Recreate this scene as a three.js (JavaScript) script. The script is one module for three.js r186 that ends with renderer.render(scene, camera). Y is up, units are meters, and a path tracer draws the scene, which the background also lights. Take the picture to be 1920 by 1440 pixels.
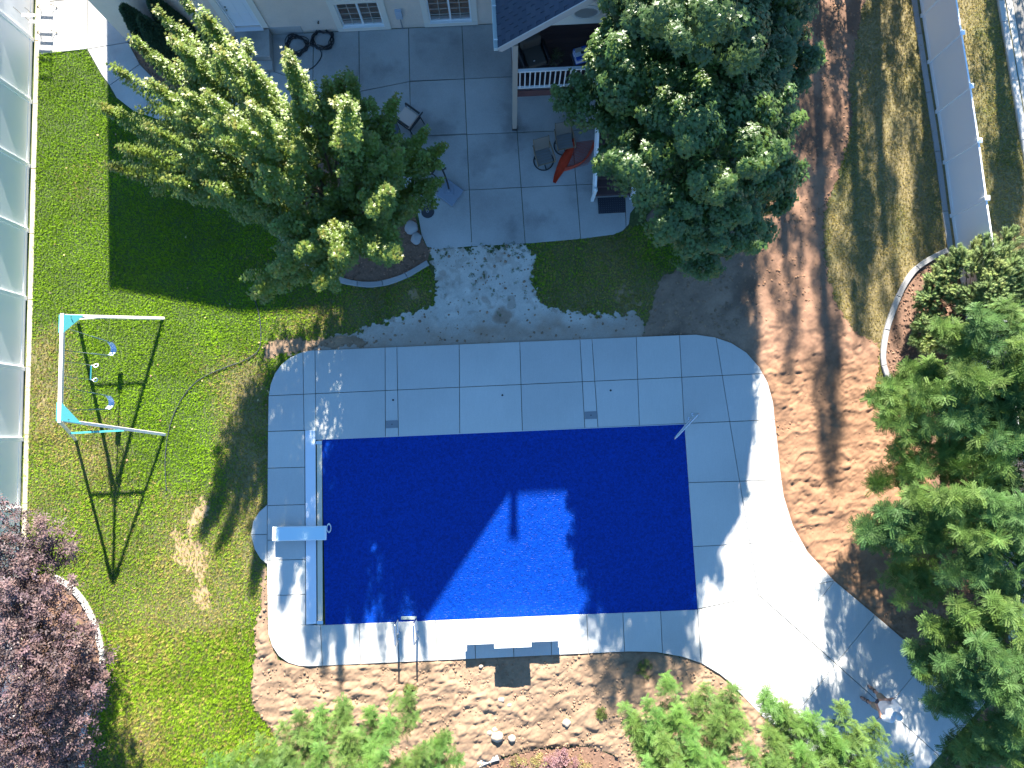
import * as THREE from 'three';
import { mergeGeometries, mergeVertices } from 'three/addons/utils/BufferGeometryUtils.js';
import { RoundedBoxGeometry } from 'three/addons/geometries/RoundedBoxGeometry.js';
import { MarchingCubes } from 'three/addons/objects/MarchingCubes.js';

// ---------- camera: a drone 24 m up, looking almost straight down ----------
const HC = 24, F = 1354, TILT = Math.atan(100 / F), CT = Math.cos(TILT), ST = Math.sin(TILT);
const scene = new THREE.Scene();
const camera = new THREE.PerspectiveCamera(2 * Math.atan(720 / F) * 180 / Math.PI, 4 / 3, 0.1, 1200);
camera.position.set(0, HC, 0);
camera.up.set(0, ST, -CT);
camera.lookAt(0, HC - CT * 10, -ST * 10);
camera.updateMatrixWorld();

// ---------- sky and sun ----------
const SUN_EL = 31.5 * Math.PI / 180, COT = 1 / Math.tan(SUN_EL);
const SUN = new THREE.Vector3(0, Math.sin(SUN_EL), -Math.cos(SUN_EL));
{
  const W = 256, Hh = 128, d = new Float32Array(W * Hh * 4), v = new THREE.Vector3(), K = 1.0;
  for (let j = 0; j < Hh; j++) for (let i = 0; i < W; i++) {
    const el = ((j + 0.5) / Hh - 0.5) * Math.PI, az = ((i + 0.5) / W - 0.5) * 2 * Math.PI;
    v.set(Math.cos(el) * Math.cos(az), Math.sin(el), Math.cos(el) * Math.sin(az));
    const h = Math.pow(1 - Math.max(0, v.y), 3.2), g = Math.pow(Math.max(0, v.dot(SUN)), 6) * 0.25, o = (j * W + i) * 4;
    d[o] = K * (0.041 + 0.085 * h + 0.10 * g); d[o + 1] = K * (0.112 + 0.15 * h + 0.10 * g); d[o + 2] = K * (0.252 + 0.21 * h + 0.08 * g); d[o + 3] = 1;
    if (v.y < 0) { d[o] = 0.07; d[o + 1] = 0.075; d[o + 2] = 0.07; }
  }
  const t = new THREE.DataTexture(d, W, Hh, THREE.RGBAFormat, THREE.FloatType);
  t.mapping = THREE.EquirectangularReflectionMapping; t.magFilter = t.minFilter = THREE.LinearFilter; t.needsUpdate = true;
  scene.background = t; scene.environment = t;
}
const sun = new THREE.DirectionalLight(new THREE.Color().setRGB(1, 0.95, 0.86), 5);
sun.position.copy(SUN).multiplyScalar(80); sun.target.position.set(0, 0, 0);
sun.castShadow = true; sun.shadow.mapSize.set(4096, 4096); sun.shadow.radius = 1;
Object.assign(sun.shadow.camera, { left: -30, right: 30, top: 30, bottom: -30, near: 1, far: 200 });
scene.add(sun, sun.target);
const renderer = new THREE.WebGLRenderer({ antialias: true });
renderer.shadowMap.enabled = true; renderer.shadowMap.type = THREE.PCFSoftShadowMap;
renderer.toneMapping = THREE.LinearToneMapping;
renderer.toneMappingExposure = 4.4;
renderer.setSize(1024, 768);

// ---------- helpers ----------
let seedState = 12345;
const rnd = () => { seedState = (seedState + 0x6d2b79f5) | 0; let t = Math.imul(seedState ^ (seedState >>> 15), 1 | seedState); t = (t + Math.imul(t ^ (t >>> 7), 61 | t)) ^ t; return ((t ^ (t >>> 14)) >>> 0) / 4294967296; };
const seed = (s) => { seedState = s | 0; };
const rr = (a, b) => a + (b - a) * rnd();
const clamp = (x, a = 0, b = 1) => Math.min(b, Math.max(a, x)), lerp = (a, b, t) => a + (b - a) * t, smooth = (a, b, x) => { const t = clamp((x - a) / (b - a)); return t * t * (3 - 2 * t); };
const hash = (i, j, s) => { let h = Math.imul(i, 374761393) ^ Math.imul(j, 668265263) ^ Math.imul(s, 2147483647 - 5); h = Math.imul(h ^ (h >>> 13), 1274126177); h ^= h >>> 16; return (h >>> 0) / 4294967296; };
function vn(x, y, s = 0) {
  const i = Math.floor(x), j = Math.floor(y); let u = x - i, v = y - j; u = u * u * (3 - 2 * u); v = v * v * (3 - 2 * v);
  return lerp(lerp(hash(i, j, s), hash(i + 1, j, s), u), lerp(hash(i, j + 1, s), hash(i + 1, j + 1, s), u), v);
}
const fbm = (x, y, s = 0, n = 4) => { let a = 0, w = 0.5, t = 0; for (let k = 0; k < n; k++) { a += w * vn(x, y, s + k); t += w; w *= 0.5; x = x * 2.03 + 7.1; y = y * 2.03 + 3.7; } return a / t; };
const V = (x, y, z) => new THREE.Vector3(x, y, z);
// a point of the survey picture taken from the drone's station, at height h above the yard, as metres in the yard
function at(px, py, h = 0) {
  const dx = px - 960, dy = -CT * F + ST * (720 - py), dz = -ST * F - CT * (720 - py), t = (h - HC) / dy;
  return V(dx * t, h, dz * t);
}
const rgb = (r, g, b) => new THREE.Color().setRGB(r, g, b);
const std = (c, rough = 0.8, o = {}) => new THREE.MeshStandardMaterial({ color: Array.isArray(c) ? rgb(...c) : c, roughness: rough, ...o });
const used = new Map();
function numbered(n) { const k = used.get(n) ?? 0; used.set(n, k + 1); return k ? n + '_' + String(k).padStart(3, '0') : n; }
function shadowed(o) { o.castShadow = o.receiveShadow = true; return o; }
function tag(o, label, category, group) { Object.assign(o.userData, { label, category }); if (group) o.userData.group = group; return o; }
function thing(name, label, category, p = V(0, 0, 0), turn = 0, group) { const g = new THREE.Group(); g.name = numbered(name); g.position.copy(p); g.rotation.y = turn; scene.add(g); return tag(g, label, category, group); }
function mk(name, geo, mat, parent = scene) {
  if (Array.isArray(geo)) geo = mergeGeometries(geo.map((g) => { const n = g.index ? g.toNonIndexed() : g.clone(); for (const k of Object.keys(n.attributes)) if (!['position', 'normal', 'uv'].includes(k)) n.deleteAttribute(k); return n; }));
  const m = new THREE.Mesh(geo, mat); m.name = parent === scene ? numbered(name) : name; parent.add(m); return shadowed(m);
}
function struct(name, geo, mat) { const m = mk(name, geo, mat); m.userData.kind = 'structure'; return m; }
function structGroup(name) { const g = new THREE.Group(); g.name = numbered(name); g.userData.kind = 'structure'; scene.add(g); return g; }
const box = (w, h, d, x = 0, y = 0, z = 0, b = 0) => (b ? new RoundedBoxGeometry(w, h, d, 2, b) : new THREE.BoxGeometry(w, h, d)).translate(x, y, z);
function bar(a, b, w, h = w) { // a box from a to b
  const d = b.clone().sub(a), L = d.length(), g = new THREE.BoxGeometry(w, h, L), o = new THREE.Object3D();
  o.position.copy(a).addScaledVector(d, 0.5); o.lookAt(b); o.updateMatrix(); return g.applyMatrix4(o.matrix);
}
function rod(a, b, r, r2 = r, n = 8) {
  const d = b.clone().sub(a), g = new THREE.CylinderGeometry(r2, r, d.length(), n);
  return g.applyQuaternion(new THREE.Quaternion().setFromUnitVectors(V(0, 1, 0), d.clone().normalize())).translate(...a.clone().addScaledVector(d, 0.5).toArray());
}
const tube = (pts, r, seg = 40, n = 8, closed = false, tension = 0.5) => new THREE.TubeGeometry(new THREE.CatmullRomCurve3(pts, closed, 'catmullrom', tension), seg, r, n, closed);
function limb(pts, r0, r1, n = 7, seg = 10) { // tapered bent branch
  const c = new THREE.CatmullRomCurve3(pts), g = new THREE.TubeGeometry(c, seg, 1, n), p = g.attributes.position, ctr = V(0, 0, 0), q = V(0, 0, 0);
  for (let i = 0; i <= seg; i++) { c.getPointAt(i / seg, ctr); const r = lerp(r0, r1, i / seg); for (let j = 0; j <= n; j++) { const k = i * (n + 1) + j; q.fromBufferAttribute(p, k).sub(ctr).multiplyScalar(r).add(ctr); p.setXYZ(k, q.x, q.y, q.z); } }
  g.computeVertexNormals(); return g;
}
function tex(W, Hh, f, rep = true, srgb = true) {
  const d = new Uint8Array(W * Hh * 4), enc = (c) => 255 * (c <= 0.0031308 ? 12.92 * c : 1.055 * Math.pow(c, 1 / 2.4) - 0.055);
  for (let j = 0; j < Hh; j++) for (let i = 0; i < W; i++) { const c = f(i / W, j / Hh, i, j), o = (j * W + i) * 4; for (let k = 0; k < 3; k++) d[o + k] = clamp(srgb ? enc(clamp(c[k])) : 255 * c[k], 0, 255); d[o + 3] = 255; }
  const t = new THREE.DataTexture(d, W, Hh); t.magFilter = THREE.LinearFilter; t.minFilter = THREE.LinearMipmapLinearFilter; t.generateMipmaps = true;
  if (rep) t.wrapS = t.wrapT = THREE.RepeatWrapping; if (srgb) t.colorSpace = THREE.SRGBColorSpace; t.needsUpdate = true; return t;
}
// tiling noise: n cells per tile
const tvn = (u, v, n, s) => { const x = u * n, y = v * n, i = Math.floor(x), j = Math.floor(y); let a = x - i, b = y - j; a = a * a * (3 - 2 * a); b = b * b * (3 - 2 * b); const h = (p, q) => hash(((p % n) + n) % n, ((q % n) + n) % n, s); return lerp(lerp(h(i, j), h(i + 1, j), a), lerp(h(i, j + 1), h(i + 1, j + 1), a), b); };
const tfbm = (u, v, n, s, o = 5) => { let a = 0, w = 0.5, t = 0; for (let k = 0; k < o; k++) { a += w * tvn(u, v, n, s + k); t += w; w *= 0.55; n *= 2; } return a / t; };
const gray = (W, f) => tex(W, W, (u, v) => { const x = f(u, v); return [x, x, x]; }, true, false);
function planarUV(g, s = 1) { const p = g.attributes.position, u = new Float32Array(p.count * 2); for (let i = 0; i < p.count; i++) { u[2 * i] = p.getX(i) * s; u[2 * i + 1] = p.getZ(i) * s; } g.setAttribute('uv', new THREE.BufferAttribute(u, 2)); return g; }
function boxUV(g, s = 1) { // uv in metres picked by facing
  if (g.index) g = g.toNonIndexed(); const p = g.attributes.position, n = g.attributes.normal, u = new Float32Array(p.count * 2);
  for (let i = 0; i < p.count; i++) { const ax = Math.abs(n.getX(i)), ay = Math.abs(n.getY(i)), az = Math.abs(n.getZ(i)); const [a, b] = ay > ax && ay > az ? [p.getX(i), p.getZ(i)] : ax > az ? [p.getZ(i), p.getY(i)] : [p.getX(i), p.getY(i)]; u[2 * i] = a * s; u[2 * i + 1] = b * s; }
  g.setAttribute('uv', new THREE.BufferAttribute(u, 2)); return g;
}
// polygons in survey-picture points
const area = (P) => { let a = 0; P.forEach((p, i) => { const q = P[(i + 1) % P.length]; a += p[0] * q[1] - q[0] * p[1]; }); return a / 2; };
function half(P, a, b, s) { const f = (p) => s * ((b[0] - a[0]) * (p[1] - a[1]) - (b[1] - a[1]) * (p[0] - a[0])), o = []; P.forEach((p, i) => { const q = P[(i + 1) % P.length], x = f(p), y = f(q); if (x >= 0) o.push(p); if ((x > 0 && y < 0) || (x < 0 && y > 0)) { const t = x / (x - y); o.push([lerp(p[0], q[0], t), lerp(p[1], q[1], t)]); } }); return o; }
function cut(list, a, b, test = () => true) { const out = []; for (const P of list) { if (!test(P)) { out.push(P); continue; } const l = half(P, a, b, 1), r = half(P, a, b, -1); const okL = l.length > 2 && Math.abs(area(l)) > 12, okR = r.length > 2 && Math.abs(area(r)) > 12; if (okL && okR) out.push(l, r); else out.push(P); } return out; }
const cen = (P) => [P.reduce((s, p) => s + p[0], 0) / P.length, P.reduce((s, p) => s + p[1], 0) / P.length];
function inset(W, d) { // W: [[x,z]...]
  const sgn = area(W) > 0 ? 1 : -1, Q = W.filter((p, i) => { const q = W[(i + 1) % W.length]; return Math.hypot(p[0] - q[0], p[1] - q[1]) > 0.01; }), n = Q.length;
  return Q.map((p, i) => { const a = Q[(i + n - 1) % n], b = Q[(i + 1) % n]; const e = (u, v) => { const l = Math.hypot(v[0] - u[0], v[1] - u[1]); return [-(v[1] - u[1]) / l * sgn, (v[0] - u[0]) / l * sgn]; }; const n1 = e(a, p), n2 = e(p, b); let k = 1 + n1[0] * n2[0] + n1[1] * n2[1]; k = Math.max(k, 0.4); return [p[0] + (n1[0] + n2[0]) / k * d, p[1] + (n1[1] + n2[1]) / k * d]; });
}
function slabGeo(W, y0, y1, bev = 0.008) { // extruded polygon with eased top edge; world metres
  const sh = new THREE.Shape(W.map((p) => new THREE.Vector2(p[0], -p[1]))), g = new THREE.ExtrudeGeometry(sh, { depth: y1 - y0 - bev, bevelEnabled: true, bevelThickness: bev, bevelSize: bev, bevelOffset: -bev, bevelSegments: 1, curveSegments: 1 });
  g.rotateX(-Math.PI / 2).translate(0, y0, 0); return boxUV(g);
}
const world = (P, h) => P.map((p) => { const w = at(p[0], p[1], h); return [w.x, w.z]; });

// ---------- ground cover map, in metres ----------
const GX = 20, GZ = 18, GS = 26;   // the map spans 40 m x 36 m
function maskCanvas(draw) {
  const c = document.createElement('canvas'); c.width = 2 * GX * GS; c.height = 2 * GZ * GS;
  const x = c.getContext('2d'); x.fillStyle = '#000'; x.fillRect(0, 0, c.width, c.height);
  const path = (P) => { x.beginPath(); P.forEach((p, i) => { const w = at(p[0], p[1]); const a = (w.x + GX) * GS, b = (w.z + GZ) * GS; i ? x.lineTo(a, b) : x.moveTo(a, b); }); };
  const fill = (P, v = 1) => { path(P); x.closePath(); const k = Math.round(255 * v); x.fillStyle = `rgb(${k},${k},${k})`; x.fill(); };
  const line = (P, m, v = 1) => { path(P); const k = Math.round(255 * v); x.strokeStyle = `rgb(${k},${k},${k})`; x.lineWidth = m * GS; x.lineCap = x.lineJoin = 'round'; x.stroke(); };
  const blob = (px, py, rx, ry, v = 1, rot = 0) => { const w = at(px, py); x.beginPath(); x.ellipse((w.x + GX) * GS, (w.z + GZ) * GS, rx / 56 * GS, ry / 56 * GS, rot, 0, 7); const k = Math.round(255 * v); x.fillStyle = `rgb(${k},${k},${k})`; x.fill(); };
  draw({ fill, line, blob });
  const d = x.getImageData(0, 0, c.width, c.height).data, W = c.width, Hh = c.height, a = new Float32Array(W * Hh);
  for (let i = 0; i < a.length; i++) a[i] = d[4 * i] / 255;
  return { a, W, Hh };
}
const look = (m, x, z) => { const u = (x + GX) * GS - 0.5, v = (z + GZ) * GS - 0.5, i = Math.floor(u), j = Math.floor(v); if (i < 0 || j < 0 || i >= m.W - 1 || j >= m.Hh - 1) return 0; const k = j * m.W + i, a = u - i, b = v - j; return lerp(lerp(m.a[k], m.a[k + 1], a), lerp(m.a[k + m.W], m.a[k + m.W + 1], a), b); };
const blurred = (m, r) => { const o = new Float32Array(m.a.length), { W, Hh } = m; let src = m.a; for (let pass = 0; pass < 2; pass++) for (const dir of [1, W]) { const dst = new Float32Array(src.length); const n = dir === 1 ? W : Hh, L = dir === 1 ? Hh : W, st = dir === 1 ? W : 1; for (let l = 0; l < L; l++) { let s = 0; for (let k = -r; k <= r; k++) s += src[l * st + clamp(k, 0, n - 1) * dir]; for (let k = 0; k < n; k++) { dst[l * st + k * dir] = s / (2 * r + 1); s += src[l * st + clamp(k + r + 1, 0, n - 1) * dir] - src[l * st + clamp(k - r, 0, n - 1) * dir]; } } src = dst; } o.set(src); return { a: o, W, Hh }; };

const SOIL_BOTTOM = [[478, 1165], [500, 1165], [520, 1240], [1200, 1215], [1330, 1240], [1420, 1320], [1600, 1480], [1600, 1560], [540, 1560], [520, 1380], [495, 1355], [480, 1330], [468, 1280], [478, 1220]];
const SOIL_RIGHT = [[1475, -120], [1640, -120], [1610, 60], [1590, 160], [1600, 230], [1570, 330], [1545, 400], [1545, 480], [1560, 560], [1600, 620], [1650, 650], [1640, 740], [1720, 800], [1800, 900], [1830, 1300], [1800, 1320], [1700, 1230], [1520, 1090], [1440, 960], [1400, 760], [1360, 650], [1300, 650], [1200, 650], [1215, 590], [1240, 520], [1300, 480], [1350, 300], [1330, 60], [1340, -120]];
const SAND = [[800, 470], [815, 458], [860, 462], [995, 456], [1000, 490], [1000, 530], [1015, 560], [1030, 580], [1090, 585], [1150, 590], [1195, 588], [1212, 620], [1215, 645], [640, 665], [520, 665], [500, 650], [560, 640], [640, 628], [700, 612], [760, 590], [818, 580], [820, 545], [812, 500]];
const MULCH_TREE = [[520, 435], [555, 475], [590, 505], [640, 526], [700, 534], [755, 520], [800, 493], [806, 470], [795, 455], [784, 425], [770, 380], [700, 300], [600, 250], [540, 260], [500, 330], [500, 400]];
const MULCH_RIGHT = [[1790, 462], [1755, 480], [1716, 505], [1694, 535], [1676, 575], [1660, 625], [1655, 680], [1668, 715], [1690, 745], [1735, 860], [1765, 1000], [1800, 1160], [1845, 1300], [1860, 1312], [1690, 1530], [1990, 1530], [1940, 1340], [1900, 1000], [1890, 462]];
const MULCH_PLUM = [[98, 1076], [128, 1092], [155, 1120], [180, 1170], [193, 1225], [187, 1280], [170, 1330], [155, 1390], [156, 1450], [160, 1560], [20, 1560], [30, 1070]];
const BED_CYPRESS = [[240, 79], [262, 120], [300, 160], [345, 185], [420, 195], [440, 150], [440, 69]];
const BED_LOW = [[890, 1450], [930, 1425], [1000, 1405], [1100, 1398], [1160, 1420], [1180, 1500], [880, 1500]];
const mSoil = maskCanvas(({ fill, blob }) => { fill(SOIL_BOTTOM); fill(SOIL_RIGHT); fill([[488, 690], [505, 672], [540, 655], [500, 645], [490, 640], [498, 660]]); fill([[496, 1040], [503, 1040], [503, 1190], [482, 1200], [486, 1130]]); blob(640, 640, 60, 10); blob(545, 648, 50, 14); for (const M of [MULCH_TREE, MULCH_RIGHT, MULCH_PLUM, BED_CYPRESS, BED_LOW]) fill(M, 0); });
const mBare = maskCanvas(({ blob, fill }) => { fill([[318, 990], [335, 985], [345, 1010], [372, 1012], [392, 1030], [385, 1075], [395, 1120], [390, 1148], [375, 1140], [362, 1110], [372, 1085], [350, 1060], [322, 1040], [330, 1015]]); blob(372, 958, 16, 20, 1); blob(362, 986, 9, 10); blob(78, 740, 14, 75, 0.42); blob(180, 850, 14, 45, 0.36); blob(58, 955, 10, 60, 0.42); blob(1175, 548, 9, 8, 0.9); blob(1155, 555, 7, 8, 0.9); blob(1200, 565, 12, 10, 0.8); blob(770, 550, 22, 14, 0.6); });
const mDry = maskCanvas(({ fill, line, blob }) => {
  fill([[500, 680], [505, 950], [480, 1000], [500, 1060], [490, 1120], [440, 1050], [430, 900], [420, 760], [450, 690]], 0.85); line([[455, 900], [462, 1100], [440, 1190]], 0.8, 0.8);
  blob(88, 740, 40, 120, 0.7); blob(130, 860, 40, 70, 0.45); blob(190, 850, 25, 60, 0.6); blob(200, 960, 40, 60, 0.35); blob(360, 1050, 60, 120, 0.45); blob(270, 1200, 60, 60, 0.4); blob(260, 1400, 50, 70, 0.5); blob(60, 960, 20, 80, 0.6); blob(420, 690, 40, 20, 0.5); blob(500, 500, 60, 30, 0.1); blob(400, 1330, 60, 30, 0.25); blob(530, 1400, 90, 30, 0.3); blob(160, 350, 30, 40, 0.15); fill([[60, 860], [300, 900], [450, 1000], [470, 1200], [460, 1480], [190, 1480], [200, 1250], [150, 1110], [60, 1060]], 0.16); blob(360, 1050, 60, 120, 0.5); blob(270, 1200, 60, 60, 0.5); blob(260, 1400, 50, 70, 0.6); blob(190, 850, 25, 60, 0.6); blob(400, 1130, 40, 70, 0.55);
  fill([[1480, -150], [1800, -150], [1830, 500], [1760, 520], [1640, 720], [1540, 600], [1540, 420], [1600, 240]], 0.95); blob(1620, 330, 50, 60, 0.6); blob(1730, 180, 14, 260, 0.45); blob(1690, 430, 40, 70, 0.75);
  fill([[1790, -150], [1890, -150], [1990, 560], [1850, 560]], 0.75); line([[1850, 20], [1890, 300]], 0.9, 0.3);
  fill([[1000, 455], [1190, 430], [1260, 600], [1010, 600]], 0.6); fill([[560, 545], [810, 500], [825, 580], [640, 640], [500, 640]], 0.4); blob(780, 540, 60, 30, 0.6); blob(690, 610, 60, 15, 0.5); blob(1190, 560, 60, 26, 0.75); blob(1050, 500, 40, 20, 0.2); blob(1280, 560, 60, 40, 0.8);
});
const mSand = maskCanvas(({ fill }) => fill(SAND));
const mMulch = maskCanvas(({ fill }) => { fill(MULCH_TREE); fill(MULCH_RIGHT); fill(MULCH_PLUM); fill(BED_CYPRESS); fill(BED_LOW); });
const mDryB = blurred(mDry, 12), mSandB = blurred(mSand, 5), mSoilB = blurred(mSoil, 3), mBareB = blurred(mBare, 3);
const warp = (x, z, k) => [x + k * (fbm(x * 2.2, z * 2.2, 31, 3) - 0.5) + k * 0.6 * (vn(x * 9, z * 9, 35) - 0.5), z + k * (fbm(x * 2.2 + 40, z * 2.2, 33, 3) - 0.5) + k * 0.6 * (vn(x * 9, z * 9, 36) - 0.5)];
function cover(x, z) { // what lies on the ground here
  const [a, b] = warp(x, z, 0.42), [c, d] = warp(x, z, 0.16);
  const mulch = look(mMulch, x, z) > 0.5, sand = look(mSandB, a, b), soil = look(mSoilB, c, d), bare = look(mBareB, a, b);
  const dry = clamp(look(mDryB, a, b) * (0.55 + 0.9 * fbm(x * 1.3, z * 1.3, 51, 4)));
  const fz = 0.34 * (vn(x * 13, z * 13, 58) - 0.5) + 0.2 * (vn(x * 29, z * 29, 59) - 0.5); return { mulch, sand: sand > 0.5 + fz, soil: soil > 0.5 + fz * 0.8, bare: bare * 1.25 > 0.35 + 0.5 * vn(x * 7, z * 7, 57), dry };
}
const soilTone = (x, z, big) => { // earth colours
  const red = smooth(7.4, 8.8, x + 0.5 * (fbm(x, z, 66, 2) - 0.5)) * smooth(8, 4, z), n = fbm(x * 3, z * 3, 61, 4), f = vn(x * 23, z * 23, 64), k = 0.78 * (0.62 + 0.42 * n + 0.16 * (f - 0.5) + 0.3 * (big - 0.5));
  return [lerp(0.385, 0.40, red) * k, lerp(0.25, 0.215, red) * k, lerp(0.155, 0.118, red) * k];
};
function groundColor(x, z) {
  const c = cover(x, z), n = fbm(x * 2, z * 2, 71, 4), f = vn(x * 25, z * 25, 74), m = vn(x * 60, z * 60, 75);
  if (c.mulch) { const k = 0.55 + 0.5 * f + 0.35 * m; return [0.20 * k, 0.115 * k, 0.075 * k]; }
  if (c.soil) { let s = soilTone(x, z, fbm(x * 0.7, z * 0.7, 77, 2)); const [a, b] = [x, z]; const damp = smooth(0.52, 0.66, fbm(a * 0.9 + 3, b * 0.9, 79, 3)) * smooth(2.5, 4, a) * smooth(-1, -3.4, b); const q = 1 - 0.38 * damp; s = s.map((v) => v * q); const rd = smooth(2.4, 4.2, x) * smooth(-2, -3, z); return [s[0] * lerp(1, 1.0, rd), s[1] * lerp(1, 1.02, rd), s[2] * lerp(1, 1.12, rd)]; }
  if (c.sand) { // pale sand with trodden soil showing through
    const edge = clamp(1.6 - 1.5 * look(mSandB, x, z)), strip = smooth(-4.35, -3.5, z + 1.2 * (fbm(x, z, 80, 3) - 0.5) + 0.04 * x) , clod = smooth(0.60, 0.70, fbm(x * 5, z * 5, 81, 3)), k = 0.75 + 0.35 * n + 0.25 * (m - 0.5);
    const stain = smooth(0.62, 0.2, Math.hypot((x + 0.28) / 0.85, (z + 4.05) / 0.75) + 0.55 * (fbm(x * 3, z * 3, 84, 3) - 0.5));
    const w = clamp(Math.max(clod * (0.25 + 0.45 * edge), strip * 0.9 * (0.35 + 0.9 * n), stain * 0.9, 0.5 * smooth(0.62, 0.72, fbm(x * 2.2 + 5, z * 2.2, 86, 3))));
    return [lerp(0.56, 0.29, w) * k, lerp(0.515, 0.205, w) * k, lerp(0.45, 0.145, w) * k];
  }
  if (c.bare) { const k = 0.8 + 0.4 * n + 0.25 * (m - 0.5); return [0.31 * k, 0.215 * k, 0.115 * k]; }
  const d = clamp(c.dry * 1.1), k = 0.65 + 0.6 * f;
  return [lerp(0.055, 0.21, d) * k, lerp(0.082, 0.165, d) * k, lerp(0.02, 0.075, d) * k];
}
const groundMap = tex(2048, 1844, (u, v) => groundColor((u * 2 - 1) * GX, (v * 2 - 1) * GZ), false);
const groundUV = (g) => { const p = g.attributes.position, u = new Float32Array(p.count * 2); for (let i = 0; i < p.count; i++) { u[2 * i] = (p.getX(i) + GX) / (2 * GX); u[2 * i + 1] = (p.getZ(i) + GZ) / (2 * GZ); } g.setAttribute('uv', new THREE.BufferAttribute(u, 2)); return g; };
const earthMat = std([1, 1, 1], 0.95, { map: groundMap });
struct('lawn', groundUV(new THREE.PlaneGeometry(2 * GX, 2 * GZ, 80, 72).rotateX(-Math.PI / 2)), earthMat);
{ // the land round the yard
  const sh = new THREE.Shape([V(-250, -250), V(250, -250), V(250, 250), V(-250, 250)].map((p) => new THREE.Vector2(p.x, p.y)));
  sh.holes.push(new THREE.Path([[-GX, -GZ], [-GX, GZ], [GX, GZ], [GX, -GZ]].map((p) => new THREE.Vector2(...p))));
  const n = tex(256, 256, (u, v) => { const a = tfbm(u, v, 6, 3), d = smooth(0.45, 0.65, tfbm(u, v, 3, 9)); return [lerp(0.06, 0.16, d) * (0.5 + a), lerp(0.10, 0.14, d) * (0.5 + a), lerp(0.025, 0.06, d) * (0.5 + a)]; });
  const m = std([1, 1, 1], 0.95, { map: n }); n.repeat.set(0.1, 0.1);
  struct('ground', planarUV(new THREE.ShapeGeometry(sh).rotateX(-Math.PI / 2)), m);
}
// loose earth and sand: real relief
function patch(name, test, cell, height) {
  const nx = Math.round(2 * GX / cell), nz = Math.round(2 * GZ / cell), id = new Map(), pos = [], ix = [];
  const vtx = (i, j) => { const k = i * 100000 + j; let r = id.get(k); if (r === undefined) { const x = -GX + i * cell, z = -GZ + j * cell; r = pos.length / 3; id.set(k, r); pos.push(x, height(x, z), z); } return r; };
  for (let i = 0; i < nx; i++) for (let j = 0; j < nz; j++) { const x = -GX + (i + 0.5) * cell, z = -GZ + (j + 0.5) * cell; if (Math.abs(x) > 18.2 || z > 11.4 || z < -15.8 || !test(x, z)) continue; const a = vtx(i, j), b = vtx(i + 1, j), c = vtx(i + 1, j + 1), d = vtx(i, j + 1); ix.push(a, d, b, b, d, c); }
  const g = new THREE.BufferGeometry(); g.setAttribute('position', new THREE.Float32BufferAttribute(pos, 3)); g.setIndex(ix); g.computeVertexNormals();
  return struct(name, groundUV(g), earthMat);
}
const ridge = (x, y, s) => 1 - Math.abs(2 * vn(x, y, s) - 1);
const lump = (x, y, s) => { const i = Math.floor(x), j = Math.floor(y); let m = 0; for (let p = -1; p <= 1; p++) for (let q = -1; q <= 1; q++) { const cx = i + p + hash(i + p, j + q, s), cy = j + q + hash(i + p, j + q, s + 50), r = 0.35 + 0.5 * hash(i + p, j + q, s + 90), d = ((x - cx) ** 2 + (y - cy) ** 2) / (r * r); if (d < 1) m = Math.max(m, Math.sqrt(1 - d) * (0.4 + 0.6 * hash(i + p, j + q, s + 70)) * (0.7 + 0.3 * hash(i - p, j, s))); } return m; };
const edgeFade = (m, x, z) => smooth(0.5, 0.95, look(m, x, z));
const mDeck = maskCanvas(({ fill }) => { fill([[502, 1174], [503, 745], [515, 700], [542, 671], [580, 657], [1275, 628], [1305, 627], [1372, 643], [1424, 688], [1450, 755], [1458, 830], [1470, 930], [1487, 985], [1515, 1035], [1565, 1089], [1640, 1152], [1715, 1216], [1850, 1316], [1674, 1519], [1483, 1383], [1369, 1281], [1315, 1244], [1230, 1223], [1180, 1222], [580, 1250], [540, 1243], [503, 1190]]); }), mDeckE = blurred(mDeck, 3);
const mSoilE = blurred(mSoil, 4), mSandE = blurred(mSand, 4);
function clods(x, z) { // trampled, clodded earth
  const [a, b] = [x + 0.25 * (fbm(x * 2, z * 2, 91, 2) - 0.5), z + 0.25 * (fbm(x * 2, z * 2, 95, 2) - 0.5)];
  const r1 = ridge(a * 1.7 + b * 0.8, b * 2.6, 101), k1 = lump(a * 2.6, b * 3.6, 102), k2 = lump(a * 5.4 + 3, b * 6.6, 103), k3 = lump(x * 10, z * 11, 105);
  return 0.05 * r1 * r1 + 0.085 * k1 * smooth(0.35, 0.65, vn(a * 1.3, b * 1.3, 107)) + 0.05 * k2 * smooth(0.3, 0.6, vn(a * 2.1 + 9, b * 2.1, 108)) + 0.02 * k3 + 0.012 * vn(x * 22, z * 22, 104);
}
patch('bare_soil', (x, z) => { const c = cover(x, z); return c.soil && !c.mulch; }, 0.042, (x, z) => {
  const lower = smooth(5.2, 6.6, z), right = smooth(7, 8, x) * smooth(-6, -1, z), f = (0.25 + 0.75 * edgeFade(mSoilE, x, z)) * (1 - 0.85 * smooth(0.25, 0.7, look(mDeckE, x, z)));
  return 0.006 + f * clods(x, z) * (0.22 + 0.85 * lower + 0.75 * right * (1 - lower)) + 0.035 * f * fbm(x * 0.8, z * 0.8, 110, 2);
});
patch('sand_patch', (x, z) => { const c = cover(x, z); return c.sand && !c.soil && !c.mulch; }, 0.06, (x, z) => 0.006 + (0.3 + 0.7 * edgeFade(mSandE, x, z)) * (0.03 * fbm(x * 2, z * 2, 120, 3) + 0.03 * lump(x * 4, z * 4, 121) * vn(x, z, 125) + 0.03 * smooth(0.5, 0.8, vn(x * 6, z * 6, 122)) * vn(x * 1.5, z * 1.5, 123)));

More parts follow.
